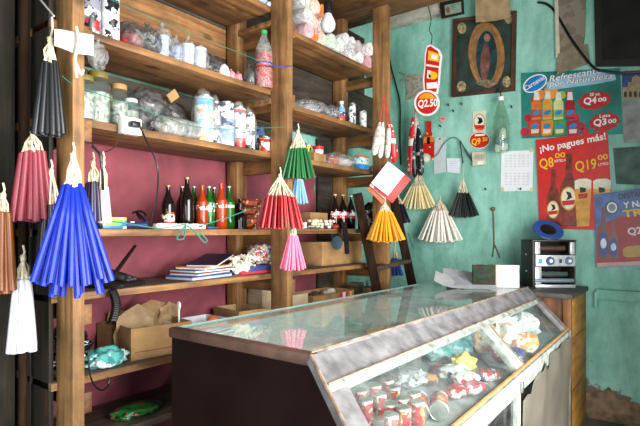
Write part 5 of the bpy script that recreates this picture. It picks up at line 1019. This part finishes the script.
K = A0+e*.17+n_*.12+Vector((0, 0, Hh+.013)); t = T('blue_plate', 'round blue plate with black centre leaning behind the metal machine', 'plate', K)
Rp = Matrix.Rotation(math.radians(37), 3, 'Z') @ Matrix.Rotation(math.radians(42), 3, 'X'); Kc = K+Vector((-.01, .03, .07))
P('rim', MB().lathe([(0, 0), (.1, .0), (.118, .01), (.114, .015), (.06, .012)], Kc, 32, Rp), pm('#27549c', .3), t); P('centre', MB().lathe([(.062, .0125), (.04, .018), (0, .017)], Kc, 28, Rp), black, t)

zc_ = 1.089
t = T('open_magazine', 'white open leaflet lying with curled ends on the counter glass', 'leaflet', Uz(468, 289, zc_))
a, b = Uz(434, 288, zc_), Uz(497, 290, zc_); ee = (b-a); L = ee.length; ee.normalize(); nn = Vector((-ee.y, ee.x, 0)); nn = nn if nn.y > 0 else -nn
a = a+Vector((0, 0, 0))
def leaf(u, v): return a+ee*(L*u)+nn*(.20*v)+Vector((0, 0, .003+.05*max(0, 1-u*2.6)**2+.012*math.sin(u*math.pi)*v+.055*v))
P('page', MB().grid(leaf, 24, 6, .004), paper, t)
def leaf2(u, v): return a+ee*(L*(.12+u*.7))+nn*(.05+.22*v)+Vector((0, 0, .012+.012*math.sin(u*3)+.05*v*v*(1-u)+.06*v))
P('page', MB().grid(leaf2, 16, 8, .003), plain('page_b', '#dfe2ea', .7, var=.1), t)
q = Uz(483, 288, zc_); q = a+ee*(L*.80)+nn*.10
def carton(name, label, c, w, d, h, mt, z=zc_, rz=0, cat='box'):
    t = T(name, label, cat, Vector((c.x, c.y, z))); R = Matrix.Rotation(rz, 3, 'Z'); P('box', MB().obox(Vector((c.x, c.y, z+h/2)), (w, d, h), R, .003), mt, t); return t
za = zc_+.026
t = carton('dark_carton', 'dark green printed carton standing on the counter papers', q, .15, .06, .14, bands('green_brown_print', [(0, '#222c1c')], rough=.85, spots=['#3c2e1a', '#1c3a2a'], spot_scale=16, spot_at=.55), za, .45); P('edge_tape', MB().obox(Vector((q.x, q.y, za+.07))+Matrix.Rotation(.45, 3, 'Z')@Vector((.079, 0, 0)), (.008, .062, .141), Matrix.Rotation(.45, 3, 'Z')), card, t)
q2 = q+Vector((.10, .13, 0)); t = carton('white_carton', 'plain white carton behind the dark green carton', q2, .2, .07, .15, plain('white_carton', '#e6e8ea', .5, var=.05), zc_, .45)
P('flap', MB().obox(Vector((q2.x, q2.y, zc_+.155)), (.2, .075, .01), Matrix.Rotation(.45, 3, 'Z')), white, t)
q3 = Uz(510.5, 285, zc_); t = T('paper_cup', 'short white paper cup at the right end of the counter papers', 'cup', q3)
P('cup', MB().lathe([(0, .0), (.036, 0), (.042, .07), (.044, .088), (.04, .085), (.033, .006), (0, .006)], q3, 24), white, t); P('rim', MB().lathe([(.042, .084), (.046, .087), (.043, .092), (.04, .088)], q3, 24), whitep, t)
q4 = a+ee*(L*.22)+nn*.20; crumple('dark_bundle', 'dark bundle with white band behind the curled leaflet', Vector((q4.x, q4.y+.11, zc_)), .16, .12, .10, plain('dark_fabric', '#2a2622', .7, var=.3), 111, 'bundle', inner=[('band', MB().lathe([(.02, .0), (.062, .0), (.062, .03), (.02, .03)], Vector((q4.x+.03, q4.y+.11, zc_+.05)), 16, Matrix.Rotation(math.pi/2, 3, 'Y')), white)], knot=False)
def cone_paper(u, v): return q4+ee*(.06+.17*u)+nn*(.03+.05*u)+Vector((0, 0, .04+.10*u*v+.006*math.sin(v*6)))
one('curled_paper', 'grey-white curled sheet rising toward the dark green carton', 'paper', MB().grid(cone_paper, 10, 8, .003), plain('grey_white_paper', '#c8c6c4', .7, var=.1))

# ================= inside the display
ZS = .793
redcan = bands('red_white_can', [(0, '#e8e2da'), (.06, '#c81e1c'), (.6, '#c81e1c'), (.9, '#ece6de')], spots=['#f0e8dc', '#d8a63a'], spot_scale=38, spot_at=.6)
lidm = plain('tin_lid', '#c8c8c4', .35, .75, var=.1)
proto = None; spots = [(366, 427), (380, 420), (394, 412), (361, 416), (375, 410), (388, 404), (391, 444), (404, 436), (418, 429), (391, 431), (403, 425), (414, 419)]
desc = ['in the near left row, first from the end panel', 'in the near left row, second', 'in the near left row, third', 'behind the first of the near left row', 'behind the second of the near left row', 'behind the third of the near left row', 'in the front right row, nearest the glass', 'in the front right row, second', 'in the front right row, third', 'behind the nearest of the front right row', 'behind the second of the front right row', 'behind the third of the front right row']
placed = []
for i, (x, y) in enumerate(spots):
    c0 = Uz(x, y, ZS); lab = 'small red and white can standing '+desc[i]
    if proto is None: proto = can('tomato_can', lab, c0, .0245, .1, redcan, lidm, grp='small red cans in the display'); continue
    dup(proto, c0, rz=i*1.3, label=lab)
for i, (x, y, lab) in enumerate(((419, 402, 'red can lying on its side, lid to the front, left of two'), (439, 402, 'red can lying on its side, lid to the front, right of two'))):
    c0 = Uz(x, y+6, ZS)+Vector((0, 0, .037)); d = Vector((-c0.x, -c0.y, 0)).normalized()
    r = dup(proto, c0, label=lab, scale=1.45, M=Vector((0, 0, 1)).rotation_difference(d).to_matrix())
def pk(label, x, y, w, d, h, mt, seed, name='sweets_packet', z=0, grp='packets in the display', cat='packet'):
    c0 = Uz(x, y, ZS)+Vector((0, 0, .002+z)); t = T(name, label, cat, c0, grp)
    P('wrapper', MB().blob(c0+Vector((0, 0, h*.48)), (d/2, w/2, h*.5), seed, .3, 3, 2.4, flat=h*.46), mt, t, ang=30)
    P('seam', MB().obox(c0+Vector((0, w*.5, h*.45)), (d*.5, .02, .004), Matrix.Rotation(seed, 3, 'Z')), mt, t)
def mix(nm, base, *sp, s=20, rough=.28): return bands(nm, [(0, base)], rough=rough, spots=sp, spot_scale=s, spot_at=.57)
pk('silver-grey cellophane packet behind the lying cans', 407, 386, .2, .16, .08, mix('cello', '#b8b4b8', '#e8e8ec', '#8a7c88'), 1)
pk('teal plastic packet at the back left of the near window', 436, 360, .16, .16, .12, mix('tealp', '#7cc8cc', '#c8eaec', s=14), 2)
pk('teal plastic packet at the back right of the near window', 458, 358, .18, .16, .14, mix('tealp2', '#6cc4cc', '#d4eef0', s=14), 3)
pk('pale teal packet leaning at the far end of the near window', 476, 350, .2, .16, .13, mix('tealp3', '#9ad4d4', '#e8f4f4', s=14), 4)
pk('dark red packet among the white ones in the near window', 440, 377, .11, .1, .06, mix('redp', '#a82a30', '#402028'), 5)
pk('white and navy packet in the middle of the near window', 452, 382, .13, .12, .08, mix('navyw', '#e6e4e2', '#28345c', '#f0f0ee'), 6)
pk('yellow and white packet in the middle of the near window', 463, 374, .13, .12, .1, mix('yelw', '#e8d070', '#f4f0e4'), 7)
pk('white packet with red print in front of the yellow one', 466, 388, .14, .12, .07, mix('whred', '#ece8e4', '#c83038'), 8)
pk('red packet with white print right of the lying cans', 456, 397, .13, .1, .05, mix('redw', '#c8343c', '#f0e0dc'), 9)
pk('pink-red packet at the lower right of the near window', 473, 393, .14, .1, .05, mix('pinkr', '#d8606c', '#f0dcdc'), 10)
pk('red packet by the middle stile in the near window', 487, 380, .13, .11, .05, mix('redw2', '#cc4850', '#e8d8d4', '#3a4468'), 11)
pk('orange-brown small packet left of the yellow packet', 430, 385, .09, .08, .05, mix('orb', '#c88a3a', '#6a3a22'), 12)
pk('black and white packet behind the yellow packet', 448, 371, .11, .1, .07, mix('bkw', '#2a2c36', '#e0e0e4'), 13)
pk('orange packet at the near end of the far window', 487, 354, 0.208, 0.1495, 0.17, mix('ora', '#ecaa7c', '#f4e4d8'), 14)
pk('white packet with pink print in the middle of the far window', 505, 352, 0.234, 0.161, 0.204, mix('wpk', '#eceae6', '#e8b0a0'), 15)
pk('orange and white packet on the right of the far window', 524, 354, 0.208, 0.1495, 0.119, mix('orw', '#eaa070', '#f2e8e0'), 16)
pk('navy and white packet low in the far window', 513, 363, 0.195, 0.1265, 0.085, mix('nvw', '#4a587c', '#dfe4ec'), 17)
pk('white crumpled packet at the top of the far window', 522, 342, 0.26, 0.184, 0.187, mix('wht', '#e4e6e2', '#c8d0d0'), 18)
pk('rose packet beside the middle stile in the far window', 500, 361, 0.156, 0.115, 0.102, mix('ros', '#c8606c', '#f0dcdc'), 19)
# under the top glass
c0 = Uz(330, 372, ZS); 
t = T('white_box', 'white box lying under the counter glass near the end panel', 'box', Vector((-1.45, 1.75, ZS))); P('box', MB().box(-1.62, -1.28, 1.5, 1.95, ZS, ZS+.16, .004), plain('white_box', '#dfe4e4', .6, var=.06), t); P('lid', MB().box(-1.63, -1.27, 1.49, 1.96, ZS+.13, ZS+.165, .004), white, t)
for k, (x, y, w, d, h, c, lab) in enumerate(((-1.5, 2.2, .3, .26, .15, '#3a4044', 'dark clear-wrapped bundle beside the white box under the glass'), (-1.25, 2.15, .22, .22, .12, '#6a6e6c', 'grey clear-wrapped bundle in front of the dark one under the glass'), (-1.5, 2.75, .3, .3, .13, '#5c6a6a', 'slate clear-wrapped bundle beyond the glass divider'), (-1.3, 3.2, .34, .3, .12, '#9aa69c', 'pale clear-wrapped bundle at the far end under the glass'))):
    c0 = Vector((x, y, ZS)); crumple('wrapped_bundle', lab, c0, w, d, h, bag, 120+k, 'bundle', knot=False, inner=[('contents', MB().blob(c0+Vector((0, 0, h*.4)), (d*.38, w*.38, h*.36), k, .4, 4, 4, flat=h*.38), plain('bundle_%d' % k, c, .6, var=.5, scale=22))])
t = T('reflection_sheet', 'tan sheet added as an orange reflection under the counter glass', 'cardboard', Vector((-1.3, 2.62, ZS))); P('sheet', MB().prism([Vector((-1.42, 2.58, ZS+.002)), Vector((-1.16, 2.7, ZS+.002)), Vector((-1.2, 2.8, ZS+.2)), Vector((-1.46, 2.68, ZS+.2))], (.004, -.006, 0)), card, t); P('crease', MB().tube([Vector((-1.44, 2.63, ZS+.105)), Vector((-1.175, 2.75, ZS+.105))], .004, 5), carddk, t)  # tan sheet added in place of an orange reflection in the glass
# ================= camera and light
cam = bpy.data.cameras.new('camera'); cam.sensor_width = 36; cam.lens = F/640*36; cam.shift_y = (CY-213)/640; cam.clip_start = .05
co = bpy.data.objects.new('camera', cam); C.objects.link(co)
co.location = (0, 0, EYE); co.rotation_euler = (math.pi/2, 0, math.atan2(.604, .797)); bpy.context.scene.camera = co
def area(name, loc, rot, sx, sy, power, col):
    l = bpy.data.lights.new(name, 'AREA'); l.shape = 'RECTANGLE'; l.size = sx; l.size_y = sy; l.energy = power; l.color = col
    o = bpy.data.objects.new(name, l); C.objects.link(o); o.location = loc; o.rotation_euler = rot; return o
# daylight through the street doorway on the right and the open front
dl = area('doorway_daylight', (XR-.02, 1.25, 1.55), (0, math.radians(90), 0), 2.4, 2.4, 185, (1, .98, .95)); dl.data.spread = math.radians(150)
area('front_daylight', (-.2, -1.45, 1.2), (math.radians(90), 0, 0), 2.3, 2.1, 64, (.96, .98, 1))
w = bpy.data.worlds.new('sky'); bpy.context.scene.world = w; w.use_nodes = True; nt = w.node_tree
bg = nt.nodes['Background']; bg.inputs[0].default_value = (.8, .9, 1, 1); bg.inputs[1].default_value = 1.0
vs = bpy.context.scene.view_settings; vs.view_transform = 'Standard'; vs.look = 'None'; vs.exposure = .42; vs.gamma = 1; vs.use_curve_mapping = False
